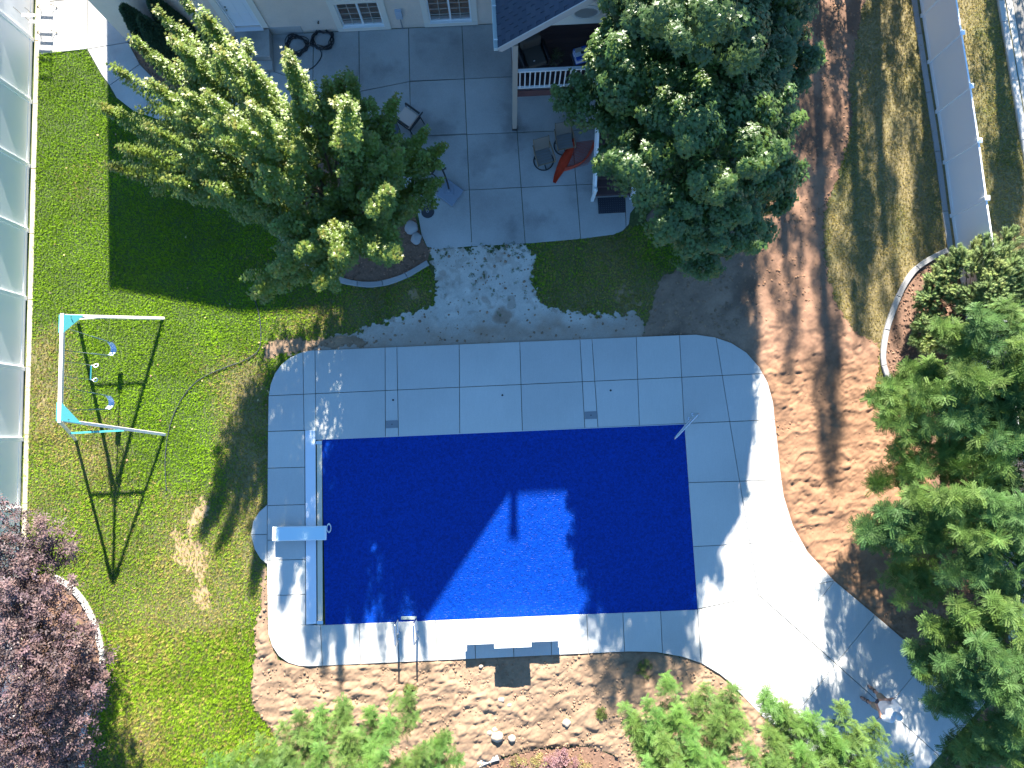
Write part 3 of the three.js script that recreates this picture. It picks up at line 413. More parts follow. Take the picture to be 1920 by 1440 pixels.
// ---------- covered deck ----------
{
  const P0 = at(964.5, 236), g = thing('covered_deck', 'raised maroon deck with white railing under a shingled gable roof', 'deck', V(P0.x, 0, P0.z), HANG);
  const W = 3.95, D = 3.55, FH = 2.58, plankM = [[0.062, 0.038, 0.038], [0.054, 0.033, 0.034], [0.07, 0.043, 0.042]].map((c) => std(c, 0.75)), postM = std([0.42, 0.36, 0.30], 0.75), fas = std([0.12, 0.052, 0.05], 0.7);
  const nP = 25; for (let k = 0; k < nP; k++) mk('plank', box(W, 0.03, D / nP - 0.008, W / 2, FH - 0.015, -(k + 0.5) * D / nP), plankM[(k * 5) % 3], g);
  mk('fascia', box(W + 0.06, 0.36, 0.04, W / 2, FH - 0.215, 0.022), fas, g); mk('fascia', box(0.04, 0.36, D, -0.022, FH - 0.215, -D / 2), fas, g); mk('fascia', box(0.04, 0.36, D, W + 0.022, FH - 0.215, -D / 2), fas, g);
  mk('joists', [0.5, 1.2, 1.9, 2.6, 3.3].map((x) => box(0.05, 0.2, D - 0.1, x, FH - 0.14, -D / 2)), fas, g);
  for (const x of [0, W]) { const p = mk('post', box(0.15, 5.35, 0.15, x, 5.35 / 2, 0.1, 0.008), postM, g); mk('post_base', box(0.17, 0.12, 0.17, x, 0.06 + PATIO, 0.1), black, p); }
  // railing
  const rail = (a, b, n) => { const d = b.clone().sub(a), w = Math.hypot(d.x, d.z); mk('top_rail', bar(a.clone().setY(FH + 1.12), b.clone().setY(FH + 1.12), 0.09, 0.06), white, g); mk('bottom_rail', bar(a.clone().setY(FH + 0.12), b.clone().setY(FH + 0.12), 0.06, 0.06), white, g); for (let k = 0; k < n; k++) { const p = a.clone().addScaledVector(d, (k + 0.5) / n); mk('baluster', box(0.035, 0.94, 0.035, p.x, FH + 0.62, p.z), white, g); } };
  rail(V(0.08, 0, 0.0), V(2.62, 0, 0.0), 17); rail(V(0.0, 0, -0.04), V(0.0, 0, -D + 0.05), 24); rail(V(W, 0, -0.04), V(W, 0, -D + 0.05), 24);
  // gable roof
  const c = 1.9, hw = 2.36, e = 5.32, s = 0.9, pk = e + s * hw, z1 = 0.2, z0 = -D - 0.05, t = 0.14;
  const slab = (loop) => { const dn = loop.map(([x, y, z]) => [x, y - t, z]).reverse(), f = [loop, dn]; for (let i = 0; i < 4; i++) { const a = loop[i], b = loop[(i + 1) % 4]; f.push([a, [a[0], a[1] - t, a[2]], [b[0], b[1] - t, b[2]], b]); } return prism(f); };
  for (const sd of [-1, 1]) {
    const E = c + sd * hw, lp = [[E, e, z0], [E, e, z1], [c, pk, z1], [c, pk, z0]]; if (sd > 0) lp.reverse();
    const roof = mk('roof', slab(lp), shingleM[1], g), L = Math.hypot(hw, s * hw), n = Math.floor(L / 0.15), sl = Math.atan(s), len = z1 - z0, nt = Math.round(len / 0.31);
    if (sd < 0) { const tabs = [0.005, 0.008, 0.012].map((q) => box(0.165, 0.012 + q, 0.295)); for (let i = 0; i < n; i++) for (let k = 0; k < nt; k++) { const q = (i + 0.5) * 0.15, off = (i % 2) * 0.155, zz = z0 + 0.16 + k * (len - 0.32) / (nt - 1) * (1 - 0) - off * (k === 0 ? 0 : 1) * 0.9; if (zz < z0 + 0.1) continue; const m = mk('shingle', tabs[Math.floor(hash(i, k, 5) * 3)], shingleM[Math.floor(hash(i, k, 8) * 4)], roof); m.position.set(E + q * Math.cos(sl), e + q * Math.sin(sl) + 0.006, zz); m.rotation.z = sl - 0.03; } }
    const rk = mk('rake_board', bar(V(E - sd * 0.02, e - 0.05, z1 + 0.016), V(c, pk - 0.05, z1 + 0.016), 0.028, 0.2), std([0.5, 0.45, 0.42], 0.7), g);
    mk('rake_soffit', bar(V(E, e - 0.17, z1 - 0.05), V(c, pk - 0.17, z1 - 0.05), 0.09, 0.02), std([0.45, 0.41, 0.38], 0.7), g);
    mk('gutter', [box(0.012, 0.12, len, E + sd * 0.115, e - 0.02, (z0 + z1) / 2), box(0.11, 0.012, len, E + sd * 0.06, e - 0.085, (z0 + z1) / 2), box(0.11, 0.1, 0.01, E + sd * 0.06, e - 0.03, z1 - 0.006)], std([0.6, 0.66, 0.62], 0.35), g);
    for (let k = 0; k < 4; k++) mk('gutter_strap', box(0.11, 0.01, 0.025, E + sd * 0.06, e + 0.02, z1 - 0.25 - k * 0.95), white, g);
    mk('eave_beam', box(0.14, 0.2, D, sd < 0 ? 0 : W, 5.22, -D / 2), postM, g);
  }
  const gw = new THREE.Shape([[c - (pk - 6.12) / s + 0.1, 6.1], [c + (pk - 6.12) / s - 0.1, 6.1], [c, pk - 0.14]].map((p) => new THREE.Vector2(...p)));
  mk('gable_wall', boxUV(new THREE.ExtrudeGeometry(gw, { depth: 0.14, bevelEnabled: false }).translate(0, 0, -0.06)), trimM, g);
  const vx = 1.78, vy = 6.62; const v = new THREE.Group(); v.name = 'gable_vent'; v.position.set(vx, vy, 0.085); g.add(v);
  mk('ring', new THREE.TorusGeometry(0.34, 0.075, 8, 40).scale(1, 0.72, 0.5), std([0.6, 0.58, 0.55], 0.6), v);
  mk('back', new THREE.CircleGeometry(0.33, 36).scale(1, 0.72, 1).translate(0, 0, 0.004), std([0.25, 0.22, 0.19], 0.8), v);
  for (let k = -4; k <= 4; k++) { const y = k * 0.048, w = 0.31 * Math.sqrt(Math.max(0, 1 - (y / 0.235) ** 2)); mk('louvre', box(2 * w, 0.008, 0.05, 0, y, 0.012).rotateX(0), std([0.42, 0.38, 0.34], 0.7), v); }
}
{ // stairs to the patio
  const p = at(1110, 376), g = thing('deck_stairs', 'maroon stairs with a white side railing leading down from the deck', 'stairs', V(p.x, 0, p.z), HANG), m = std([0.075, 0.042, 0.042], 0.75), n = 12, run = 2.5, top = 2.55, w = 1.15;
  for (let k = 0; k < n - 1; k++) { const y = (k + 1) * top / n, z = -0.12 - k * run / n; mk('tread', box(w, 0.04, run / n + 0.02, w / 2 + 0.08, y - 0.02 + PATIO, z - run / n / 2), m, g); mk('riser', box(w, top / n - 0.045, 0.02, w / 2 + 0.08, y - top / n / 2 - 0.022 + PATIO, z - 0.012), m, g); }
  for (const x of [0.05, w + 0.11]) mk('stringer', bar(V(x, 0.12, -0.05), V(x, top - 0.12, -run), 0.045, 0.26), m, g);
  for (const x of [0, w + 0.16]) {
    const nw = mk('newel', box(0.1, 1.06, 0.1, x, 0.53 + PATIO, 0, 0.006), white, g); mk('cap', new THREE.ConeGeometry(0.085, 0.06, 4).rotateY(Math.PI / 4).translate(x, 1.09 + PATIO, 0), white, nw);
    mk('top_rail', bar(V(x, 1.0, -0.03), V(x, top + 1.0, -run), 0.08, 0.05), white, g); mk('bottom_rail', bar(V(x, 0.3, -0.03), V(x, top + 0.3, -run), 0.05, 0.05), white, g);
    for (let k = 0; k < 17; k++) { const t = (k + 0.6) / 17.2; mk('baluster', box(0.034, 0.66, 0.034, x, 0.65 + t * top, -t * run), white, g); }
  }
}
{ const p = at(1140, 384, PATIO), g = thing('door_mat', 'dark blue-black rubber mat at the foot of the deck stairs', 'mat', V(p.x, PATIO, p.z), HANG), m = std([0.02, 0.022, 0.032], 0.7); mk('mat', box(0.92, 0.012, 0.55, 0.12, 0.006, 0.02, 0.004), m, g); const dots = []; for (let i = 0; i < 12; i++) for (let j = 0; j < 7; j++) dots.push(new THREE.CylinderGeometry(0.012, 0.012, 0.006, 6).translate(0.12 - 0.41 + i * 0.075, 0.014, 0.02 - 0.225 + j * 0.075)); mk('studs', dots, std([0.09, 0.1, 0.13], 0.6), g); }

// ---------- fences, kerbs, street ----------
function vinylFence(bases, name, label, hgt, outX) { // bases: post feet along the fence, outX: side away from the yard
  const o = bases[0], g = thing(name, label, 'fence', o.clone());
  bases.forEach((b, i) => {
    const p = b.clone().sub(o), x = p.x + outX * 0.07; mk('post', box(0.127, hgt + 0.06, 0.127, x, (hgt + 0.06) / 2, p.z, 0.006), vinyl, g);
    mk('post_cap', new THREE.ConeGeometry(0.115, 0.07, 4).rotateY(Math.PI / 4).translate(x, hgt + 0.1, p.z), vinyl, g); mk('cap_rim', box(0.15, 0.03, 0.15, x, hgt + 0.055, p.z), vinyl, g);
    if (i) {
      const q = bases[i - 1].clone().sub(o), a = V(q.x + outX * 0.07, 0, q.z), d = V(x, 0, p.z).sub(a), L = d.length(); d.normalize(); const s = a.clone().addScaledVector(d, 0.066), e = a.clone().addScaledVector(d, L - 0.066);
      mk('panel', bar(s.clone().setY(hgt / 2 + 0.02), e.clone().setY(hgt / 2 + 0.02), 0.03, hgt - 0.2), vinyl, g);
      mk('top_rail', bar(s.clone().setY(hgt - 0.06), e.clone().setY(hgt - 0.06), 0.05, 0.13), vinyl, g); mk('bottom_rail', bar(s.clone().setY(0.1), e.clone().setY(0.1), 0.05, 0.13), vinyl, g);
    }
  });
  return g;
}
const leftPosts = [-160, -40, 76, 192, 312, 433, 560, 692, 824, 954, 1085, 1215, 1345, 1480].map((y) => at(67 - 0.0265 * y, y));
const rightPosts = [[1699, -150], [1712, -60], [1725, 30], [1738, 117], [1753, 210], [1767, 305], [1780, 405], [1795, 510], [1810, 620], [1826, 735], [1842, 850], [1858, 965], [1874, 1080], [1890, 1195], [1906, 1310], [1922, 1430]].map((p) => at(p[0], p[1]));
vinylFence(leftPosts, 'vinyl_fence', 'tall white vinyl fence along the green lawn behind the swing set', 1.83, -1);
vinylFence(rightPosts, 'vinyl_fence', 'white vinyl fence between the dry lawn and the street', 1.8, 1);
const kerbM = [[0.48, 0.45, 0.40], [0.45, 0.42, 0.38], [0.51, 0.48, 0.43]].map((c) => std(c, 0.9, { bumpMap: concBump, bumpScale: 0.006 }));
const kerbDark = [[0.33, 0.32, 0.31], [0.30, 0.29, 0.285], [0.35, 0.34, 0.33]].map((c) => std(c, 0.9, { bumpMap: concBump, bumpScale: 0.006 }));
function kerb(pts, name, label, width, height, segLen, mats) {
  const c = new THREE.CatmullRomCurve3(pts), L = c.getLength(), n = Math.max(1, Math.round(L / segLen)), o = pts[0], g = thing(name, label, 'kerb', V(o.x, 0, o.z));
  for (let k = 0; k < n; k++) {
    const a = [], b = []; for (let i = 0; i <= 5; i++) { const u = clamp((k + i / 5) / n, 0, 1), p = c.getPointAt(u), t = c.getTangentAt(u), w = width / 2 * (1 + 0.08 * (hash(k, i, 3) - 0.5)); a.push([p.x + t.z * w - o.x, p.z - t.x * w - o.z]); b.unshift([p.x - t.z * w - o.x, p.z + t.x * w - o.z]); }
    mk('kerb_stone', slabGeo(inset([...a, ...b], 0.005), -0.08, height - 0.008 * hash(k, 1, 2), 0.02), mats[k % 3], g);
  }
}
const pp = (L, h = 0) => L.map((p) => at(p[0], p[1], h));
kerb(pp([[103, 1082], [130, 1097], [155, 1124], [177, 1165], [190, 1208], [194, 1235], [186, 1282], [170, 1325], [157, 1370], [153, 1410], [157, 1450], [165, 1520]]), 'garden_kerb', 'curved pale concrete kerb round the purple-leaved tree bed', 0.2, 0.1, 1.0, kerbM);
kerb(pp([[1775, 470], [1752, 481], [1716, 505], [1694, 535], [1676, 575], [1660, 625], [1655, 680], [1668, 715], [1690, 745]]), 'garden_kerb', 'curved grey concrete kerb round the juniper bed on the right', 0.19, 0.1, 1.15, kerbDark);
kerb(pp([[520, 435], [555, 475], [590, 505], [640, 526], [700, 534], [755, 520], [803, 493]]), 'garden_kerb', 'rough grey kerb round the mulch bed under the left maple', 0.2, 0.1, 0.9, kerbDark);
kerb(pp([[870, 1450], [905, 1428], [935, 1418]]), 'garden_kerb', 'short pale kerb end at the bottom beside the pinkish shrub', 0.2, 0.1, 0.8, kerbM);
kerb(leftPosts.slice(1).map((p) => V(p.x + 0.1, 0, p.z)), 'mow_strip', 'narrow cream concrete strip along the foot of the left fence', 0.17, 0.05, 2.3, [[0.56, 0.47, 0.34], [0.52, 0.44, 0.32], [0.58, 0.5, 0.37]].map((c) => std(c, 0.9)));
kerb(rightPosts.slice(0, 8).map((p) => V(p.x - 0.13, 0, p.z)), 'mow_strip', 'narrow grey concrete strip along the foot of the right fence', 0.2, 0.05, 2.0, kerbDark);
{ // street edge, outside the right fence
  const st = structGroup('street_kerb'), c = (y) => [1872 + 0.167 * y, y];
  const cuts = [-220, -110, 0, 40, 150, 262, 372, 480]; for (let i = 1; i < cuts.length; i++) { const [a, b] = [c(cuts[i - 1]), c(cuts[i])]; const W = [a, [a[0] + 13, a[1]], [b[0] + 13, b[1]], b]; mk('kerb_stone', slabGeo(inset(world(W, 0.1), 0.006), -0.1, 0.1, 0.02), kerbM[i % 3], st); const G = [[a[0] + 13, a[1]], [a[0] + 26, a[1]], [b[0] + 26, b[1]], [b[0] + 13, b[1]]]; mk('gutter_stone', slabGeo(inset(world(G, 0), 0.006), -0.1, 0.02, 0.006), kerbM[(i + 1) % 3], st); }
  const rt = tex(256, 256, (u, v) => { const k = 0.7 + 0.5 * tfbm(u, v, 10, 501) + 0.3 * (tvn(u, v, 128, 505) - 0.5); return [0.21 * k, 0.195 * k, 0.175 * k]; }); rt.repeat.set(0.4, 0.4);
  const r = [[1898 - 36, -220], [2500, -220], [2600, 480], [1898 + 81, 480]]; struct('street', slabGeo(world(r, 0), -0.1, 0.012, 0.004), std([1, 1, 1], 0.9, { map: rt }));
}
{ // black edging hose over the lawn
  const p = pp([[470, 540], [486, 590], [489, 640], [480, 662], [455, 677], [420, 690], [385, 705], [358, 726], [335, 758], [320, 795], [313, 830], [310, 870], [312, 920]], 0.03), o = p[0].clone(); o.y = 0;
  const g = thing('edging_hose', 'black hose snaking across the lawn beside the swing set', 'hose', o); mk('hose', tube(p.map((q, i) => q.clone().sub(o).setY(0.035 + 0.01 * (i % 2))), 0.019, 120, 8), std([0.035, 0.04, 0.045], 0.5), g);
}
// ---------- swing set ----------
{
  const c = at(226, 709), g = thing('swing_set', 'white swing frame with teal corner plates, two swings and a trapeze on the lawn', 'swing set', V(c.x, 0, c.z)), L = (x, y, h = 0) => at(x, y, h).sub(g.position), hb = 3.18;
  const wt = std([0.76, 0.71, 0.62], 0.4), teal = std([0.06, 0.36, 0.36], 0.45), tealP = std([0.1, 0.45, 0.44], 0.45), chain = std([0.32, 0.36, 0.42], 0.45, { metalness: 0.6 });
  const N = L(118, 588, hb), S = L(112.5, 792, hb), feet = [[L(147, 604), L(307, 597)], [L(142, 824), L(310, 815)]];
  mk('beam', bar(N, S, 0.1, 0.1), wt, g);
  [N, S].forEach((t, i) => {
    const k = i ? -1 : 1, tp = t.clone().lerp(i ? N : S, 0.02);
    feet[i].forEach((f) => mk('leg', bar(tp.clone().add(V(f.x > tp.x ? 0.05 : -0.05, -0.04, 0)), f.clone().setY(0), 0.085, 0.085), wt, g));
    const dir = (f) => f.clone().sub(tp).normalize(); const tri = (f) => { const a = tp.clone().add(V(0, 0.06, -k * 0.02)), b = a.clone().addScaledVector(dir(f), 0.62), cc = a.clone().lerp((i ? N : S).clone().add(V(0, 0.06, 0)), 0.17), n = V(0, 0.012, 0).add(V(f.x > tp.x ? 0.012 : -0.012, 0, 0)); const off = (q) => q.clone().add(n).add(V(f.x > tp.x ? 0.06 : -0.06, 0, 0)); const A = off(a), B = off(b), C = off(cc), m = (q) => q.clone().sub(n); const f3 = (p) => p.toArray(); return prism([[A, B, C].map(f3), [m(C), m(B), m(A)].map(f3), [A, m(A), m(B), B].map(f3), [B, m(B), m(C), C].map(f3), [C, m(C), m(A), A].map(f3)]); };
    feet[i].forEach((f) => { const m = mk('corner_plate', tri(f), tealP, g); m.material.side = THREE.DoubleSide; const a = tp.clone().addScaledVector(dir(f), 0.2).add(V(f.x > tp.x ? 0.1 : -0.1, 0.08, k * 0.04)); mk('bolt', new THREE.SphereGeometry(0.018, 8, 6).translate(...a.toArray()), black, m); });
  });
  const sA = feet[1][0].clone().lerp(S, 0.4), sB = feet[1][1].clone().lerp(S, 0.4); mk('cross_bar', bar(sA, sB, 0.06, 0.06), teal, g);
  const nA = feet[0][0].clone().lerp(N, 0.4), nB = feet[0][1].clone().lerp(N, 0.4); mk('cross_bar', bar(nA.clone(), nB.clone(), 0.05, 0.05), wt, g);
  for (const [y0, y1] of [[646, 664], [746, 764]]) { // sling swings
    const a = L(204, y0, 0.62), b = L(204, y1, 0.62), o = new THREE.Group(); o.name = 'swing'; g.add(o);
    a.x = b.x = (N.x + S.x) / 2; const mid = a.clone().lerp(b, 0.5), hz = Math.abs(b.z - a.z) / 2 + 0.06, pos = [], ix = [];
    for (let i = 0; i <= 14; i++) { const t = i / 14 * 2 - 1, y = 0.5 + 0.24 * t * t; for (const [dx, dy] of [[-0.09, 0], [0.09, 0], [0.09, -0.02], [-0.09, -0.02]]) pos.push(mid.x + dx, y + dy, mid.z + t * hz); if (i < 14) for (let k = 0; k < 4; k++) { const p = i * 4 + k, q = i * 4 + (k + 1) % 4; ix.push(p, p + 4, q, q, p + 4, q + 4); } }
    const s = new THREE.BufferGeometry(); s.setAttribute('position', new THREE.Float32BufferAttribute(pos, 3)); s.setIndex(ix); mk('seat', (() => { const n = s.toNonIndexed(); n.computeVertexNormals(); return n; })(), std([0.42, 0.52, 0.66], 0.5, { side: THREE.DoubleSide }), o);
    for (const sg of [-1, 1]) { const z = mid.z + sg * hz, t = V(mid.x, hb - 0.05, z + sg * 0.12); t.x = lerp(N.x, S.x, (t.z - N.z) / (S.z - N.z)); mk('chain', [rod(V(mid.x, 0.74, z), t, 0.011, 0.011, 6)], chain, o); mk('chain_sleeve', rod(V(mid.x, 0.74, z), V(mid.x, 0.74, z).lerp(t, 0.42), 0.02, 0.02, 6), std([0.12, 0.2, 0.2], 0.6), o); }
  }
  { const o = new THREE.Group(); o.name = 'trapeze'; g.add(o); const z0 = L(168, 685, 1.72).z, z1 = L(170, 712, 1.72).z, x = (N.x + S.x) / 2; mk('bar', rod(V(x, 1.72, z0), V(x, 1.72, z1), 0.025), teal, o); for (const z of [z0, z1]) { mk('ring', new THREE.TorusGeometry(0.065, 0.015, 8, 20).rotateX(Math.PI / 2 - 0.5).translate(x + 0.12, 1.66, z), white, o); mk('chain', rod(V(x, 1.72, z), V(x, hb - 0.05, z), 0.01, 0.01, 6), chain, o); mk('strap', rod(V(x, 1.72, z), V(x + 0.04, 1.68, z), 0.012), white, o); } }
}
// ---------- garden stands in the corner by the fence ----------
for (const [cx, cy, lab] of [[89, 60, 'thin metal plant stand with white shelves beside the lawn corner'], [89, 12, 'thin metal plant stand farther up the side path by the fence']]) {
  const p = at(cx, cy, PATIO), g = thing('plant_stand', lab, 'plant stand', V(p.x, PATIO, p.z), -0.05, 'plant stands by the left fence'), m = std([0.3, 0.26, 0.2], 0.45, { metalness: 0.7 }), h = 1.45, w = 0.19;
  for (const s of [-1, 1]) { mk('upright', rod(V(s * w, 0.1, 0), V(s * w, h, 0), 0.009, 0.009, 6), m, g); mk('foot', tube([V(s * w, 0.35, 0), V(s * w, 0.2, 0.0), V(s * (w + 0.05), 0.08, 0), V(s * (w + 0.13), 0.025, 0.02)], 0.01, 16, 6), m, g); mk('ball', new THREE.SphereGeometry(0.028, 10, 8).translate(s * (w + 0.14), 0.028, 0.02), m, g); }
  for (const y of [0.25, 0.62, 1.0]) mk('shelf', box(2 * w + 0.06, 0.012, 0.11, 0, y, 0, 0.004), white, g);
  for (const s of [-1, 1]) mk('rear_foot', rod(V(s * w, 0.12, 0), V(s * w, 0.0, -0.14), 0.008, 0.008, 6), m, g);
}
// ---------- hose coils on the patio ----------
{
  const g = thing('hose_coils', 'black hose wound in two coils on the patio by the wall', 'hose', at(580, 80, PATIO).setY(PATIO)), L = (x, y) => at(x, y, PATIO).sub(g.position), m = std([0.014, 0.015, 0.018], 0.4);
  seed(77); const pts = [];
  const coil = (c, n, ph) => { for (let i = 0; i < n * 14; i++) { const a = ph + i / 14 * 2 * Math.PI, r = 0.27 + 0.13 * rnd() + 0.05 * Math.sin(i * 0.7); pts.push(V(c.x + r * Math.cos(a) * 1.02, 0.02 + 0.09 * (i / (n * 14)) + 0.012 * rnd(), c.z + r * Math.sin(a) * 0.95)); } };
  coil(L(557, 86), 7, 0); coil(L(605, 76), 7, 2.6); const e = L(603, 100); pts.push(V(e.x, 0.02, e.z)); for (const [x, y] of [[600, 112], [588, 126], [572, 134], [560, 141], [545, 150]]) { const q = L(x, y); pts.push(V(q.x, 0.018, q.z)); }
  mk('hose', tube(pts, 0.0155, pts.length * 5, 6), m, g);
}
// ---------- patio furniture ----------
const tan = std([0.36, 0.29, 0.23], 0.85), tanD = std([0.2, 0.17, 0.14], 0.85), bronze = std([0.025, 0.024, 0.026], 0.45, { metalness: 0.3 }), wood = std([0.22, 0.15, 0.09], 0.65);
function armChair(px, py, turn, label) { // cast frame, lattice back, tan cushion
  const p = at(px, py, PATIO), g = thing('patio_chair', label, 'chair', V(p.x, PATIO, p.z), turn, 'dark framed patio chairs by the left maple');
  mk('cushion', box(0.56, 0.11, 0.56, 0, 0.43, 0.02, 0.04), std([0.62, 0.48, 0.4], 0.9), g); mk('seat_frame', [box(0.6, 0.035, 0.04, 0, 0.36, 0.29), box(0.6, 0.035, 0.04, 0, 0.36, -0.29), box(0.04, 0.035, 0.54, -0.28, 0.36, 0), box(0.04, 0.035, 0.54, 0.28, 0.36, 0)], bronze, g);
  for (const s of [-1, 1]) { mk('leg', rod(V(s * 0.29, 0, 0.3), V(s * 0.29, 0.63, 0.28), 0.018), bronze, g); mk('leg', tube([V(s * 0.29, 0, -0.42), V(s * 0.29, 0.2, -0.36), V(s * 0.29, 0.36, -0.3)], 0.018, 10), bronze, g); mk('arm', [box(0.07, 0.03, 0.6, s * 0.3, 0.645, 0.0, 0.01)], bronze, g); }
  const b = (x, y) => V(x, y, -0.28 - (y - 0.4) * 0.35); const bk = [[-0.28, 0.36, -0.28, 1.02], [0.28, 0.36, 0.28, 1.02], [-0.28, 1.02, 0.28, 1.02], [-0.28, 0.5, 0.28, 0.5]]; mk('back_frame', bk.map((q) => bar(b(q[0], q[1]), b(q[2], q[3]), 0.035, 0.03)), bronze, g);
  mk('back_lattice', [[-0.28, 1.02, -0.1, 0.76], [0.28, 1.02, 0.1, 0.76], [-0.28, 0.5, -0.1, 0.76], [0.28, 0.5, 0.1, 0.76], [-0.1, 0.76, 0, 0.9], [0, 0.9, 0.1, 0.76], [-0.1, 0.76, 0, 0.62], [0, 0.62, 0.1, 0.76]].map((q) => bar(b(q[0], q[1]), b(q[2], q[3]), 0.018, 0.016)), bronze, g);
}
armChair(768, 232, -2.2, 'dark framed chair with tan cushion turned away, above the umbrella');
armChair(798, 318, -1.6, 'dark framed chair with tan cushion half hidden beside the umbrella pole');
armChair(676, 330, 1.3, 'dark framed chair mostly hidden under the left maple branches');
{ const p = at(722, 268, PATIO), g = thing('patio_table', 'round glass-topped patio table half hidden under the left maple', 'table', V(p.x, PATIO, p.z)); mk('top', new THREE.CylinderGeometry(0.62, 0.62, 0.012, 48).translate(0, 0.72, 0), std([0.05, 0.06, 0.075], 0.15), g); mk('rim', new THREE.TorusGeometry(0.62, 0.02, 8, 60).rotateX(Math.PI / 2).translate(0, 0.72, 0), bronze, g); for (let k = 0; k < 4; k++) { const a = k * Math.PI / 2 + 0.4; mk('leg', tube([V(Math.cos(a) * 0.5, 0, Math.sin(a) * 0.5), V(Math.cos(a) * 0.3, 0.35, Math.sin(a) * 0.3), V(Math.cos(a) * 0.45, 0.7, Math.sin(a) * 0.45)], 0.02, 14), bronze, g); } }
{ // cantilever umbrella: base, mast and arm, folded away under the maple
  const p = at(843, 360, PATIO), g = thing('umbrella_stand', 'grey square umbrella base with a curved dark pole beside the left maple', 'umbrella', V(p.x, PATIO, p.z)), m = std([0.21, 0.25, 0.31], 0.6, { bumpMap: concBump, bumpScale: 0.004 });
  mk('base', new RoundedBoxGeometry(0.68, 0.13, 0.68, 3, 0.04).rotateY(-0.62).translate(0.02, 0.065, 0.05), m, g); mk('socket', [box(0.3, 0.03, 0.3, 0, 0.145, 0, 0.01), new THREE.CylinderGeometry(0.05, 0.06, 0.12, 14).translate(0, 0.2, 0)], m, g);
  const q = (x, y, h) => at(x, y, h).sub(g.position).setY(h - PATIO); mk('mast', tube([V(0, 0.15, 0), q(838, 340, 0.75), q(829, 318, 1.5), q(815, 304, 2.05), q(795, 298, 2.4), q(770, 296, 2.6)], 0.028, 40, 10), bronze, g); mk('crank', [rod(q(831, 319, 1.4), q(836, 314, 1.45), 0.02), rod(q(836, 314, 1.45), q(836, 318, 1.38), 0.014)], bronze, g);
}
{ const p = at(802, 397, PATIO), g = thing('umbrella_disc', 'small round dark umbrella foot lying on the patio by the mulch', 'umbrella foot', V(p.x, PATIO, p.z)); mk('disc', new THREE.CylinderGeometry(0.2, 0.22, 0.05, 36).translate(0, 0.025, 0), std([0.028, 0.03, 0.04], 0.6), g); mk('sleeve', new THREE.TorusGeometry(0.035, 0.012, 8, 18).rotateX(Math.PI / 2).translate(0, 0.055, 0), std([0.2, 0.22, 0.26], 0.4), g); }
function slingChair(px, py, turn, label) {
  const p = at(px, py, PATIO), g = thing('swivel_chair', label, 'chair', V(p.x, PATIO, p.z), turn, 'swivel chairs by the orange hammock');
  mk('base_ring', new THREE.TorusGeometry(0.33, 0.02, 8, 40).rotateX(Math.PI / 2).translate(0, 0.02, 0), bronze, g); mk('base_spokes', [rod(V(0, 0.03, 0), V(0, 0.03, 0.33), 0.016), rod(V(0, 0.03, 0), V(0.29, 0.03, -0.16), 0.016), rod(V(0, 0.03, 0), V(-0.29, 0.03, -0.16), 0.016), rod(V(0, 0.02, 0), V(0, 0.36, 0), 0.03)], bronze, g);
  mk('seat', box(0.5, 0.02, 0.5, 0, 0.4, 0, 0.008), tanD, g); for (let k = 0; k < 5; k++) mk('slat', box(0.5, 0.014, 0.075, 0, 0.416, -0.19 + k * 0.095, 0.004), std([0.17, 0.165, 0.16], 0.8), g);
  mk('back', [box(0.5, 0.56, 0.02, 0, 0.28, 0, 0.008).rotateX(-0.3).translate(0, 0.42, -0.26)], tanD, g);
  for (const s of [-1, 1]) { mk('arm', tube([V(s * 0.28, 0.62, -0.36), V(s * 0.3, 0.63, -0.1), V(s * 0.3, 0.61, 0.2), V(s * 0.29, 0.5, 0.3), V(s * 0.27, 0.4, 0.26)], 0.022, 24), wood, g); mk('back_post', rod(V(s * 0.26, 0.4, -0.25), V(s * 0.26, 0.96, -0.43), 0.018), wood, g); mk('finial', new THREE.SphereGeometry(0.025, 8, 6).translate(s * 0.28, 0.63, -0.36), black, g); }
  mk('front_rail', rod(V(-0.27, 0.4, 0.26), V(0.27, 0.4, 0.26), 0.016), wood, g);
}
slingChair(1019, 302, 0.28, 'brown swivel chair in front, farther from the orange hammock');
slingChair(1057, 274, 0.2, 'brown swivel chair touching the top of the orange hammock');
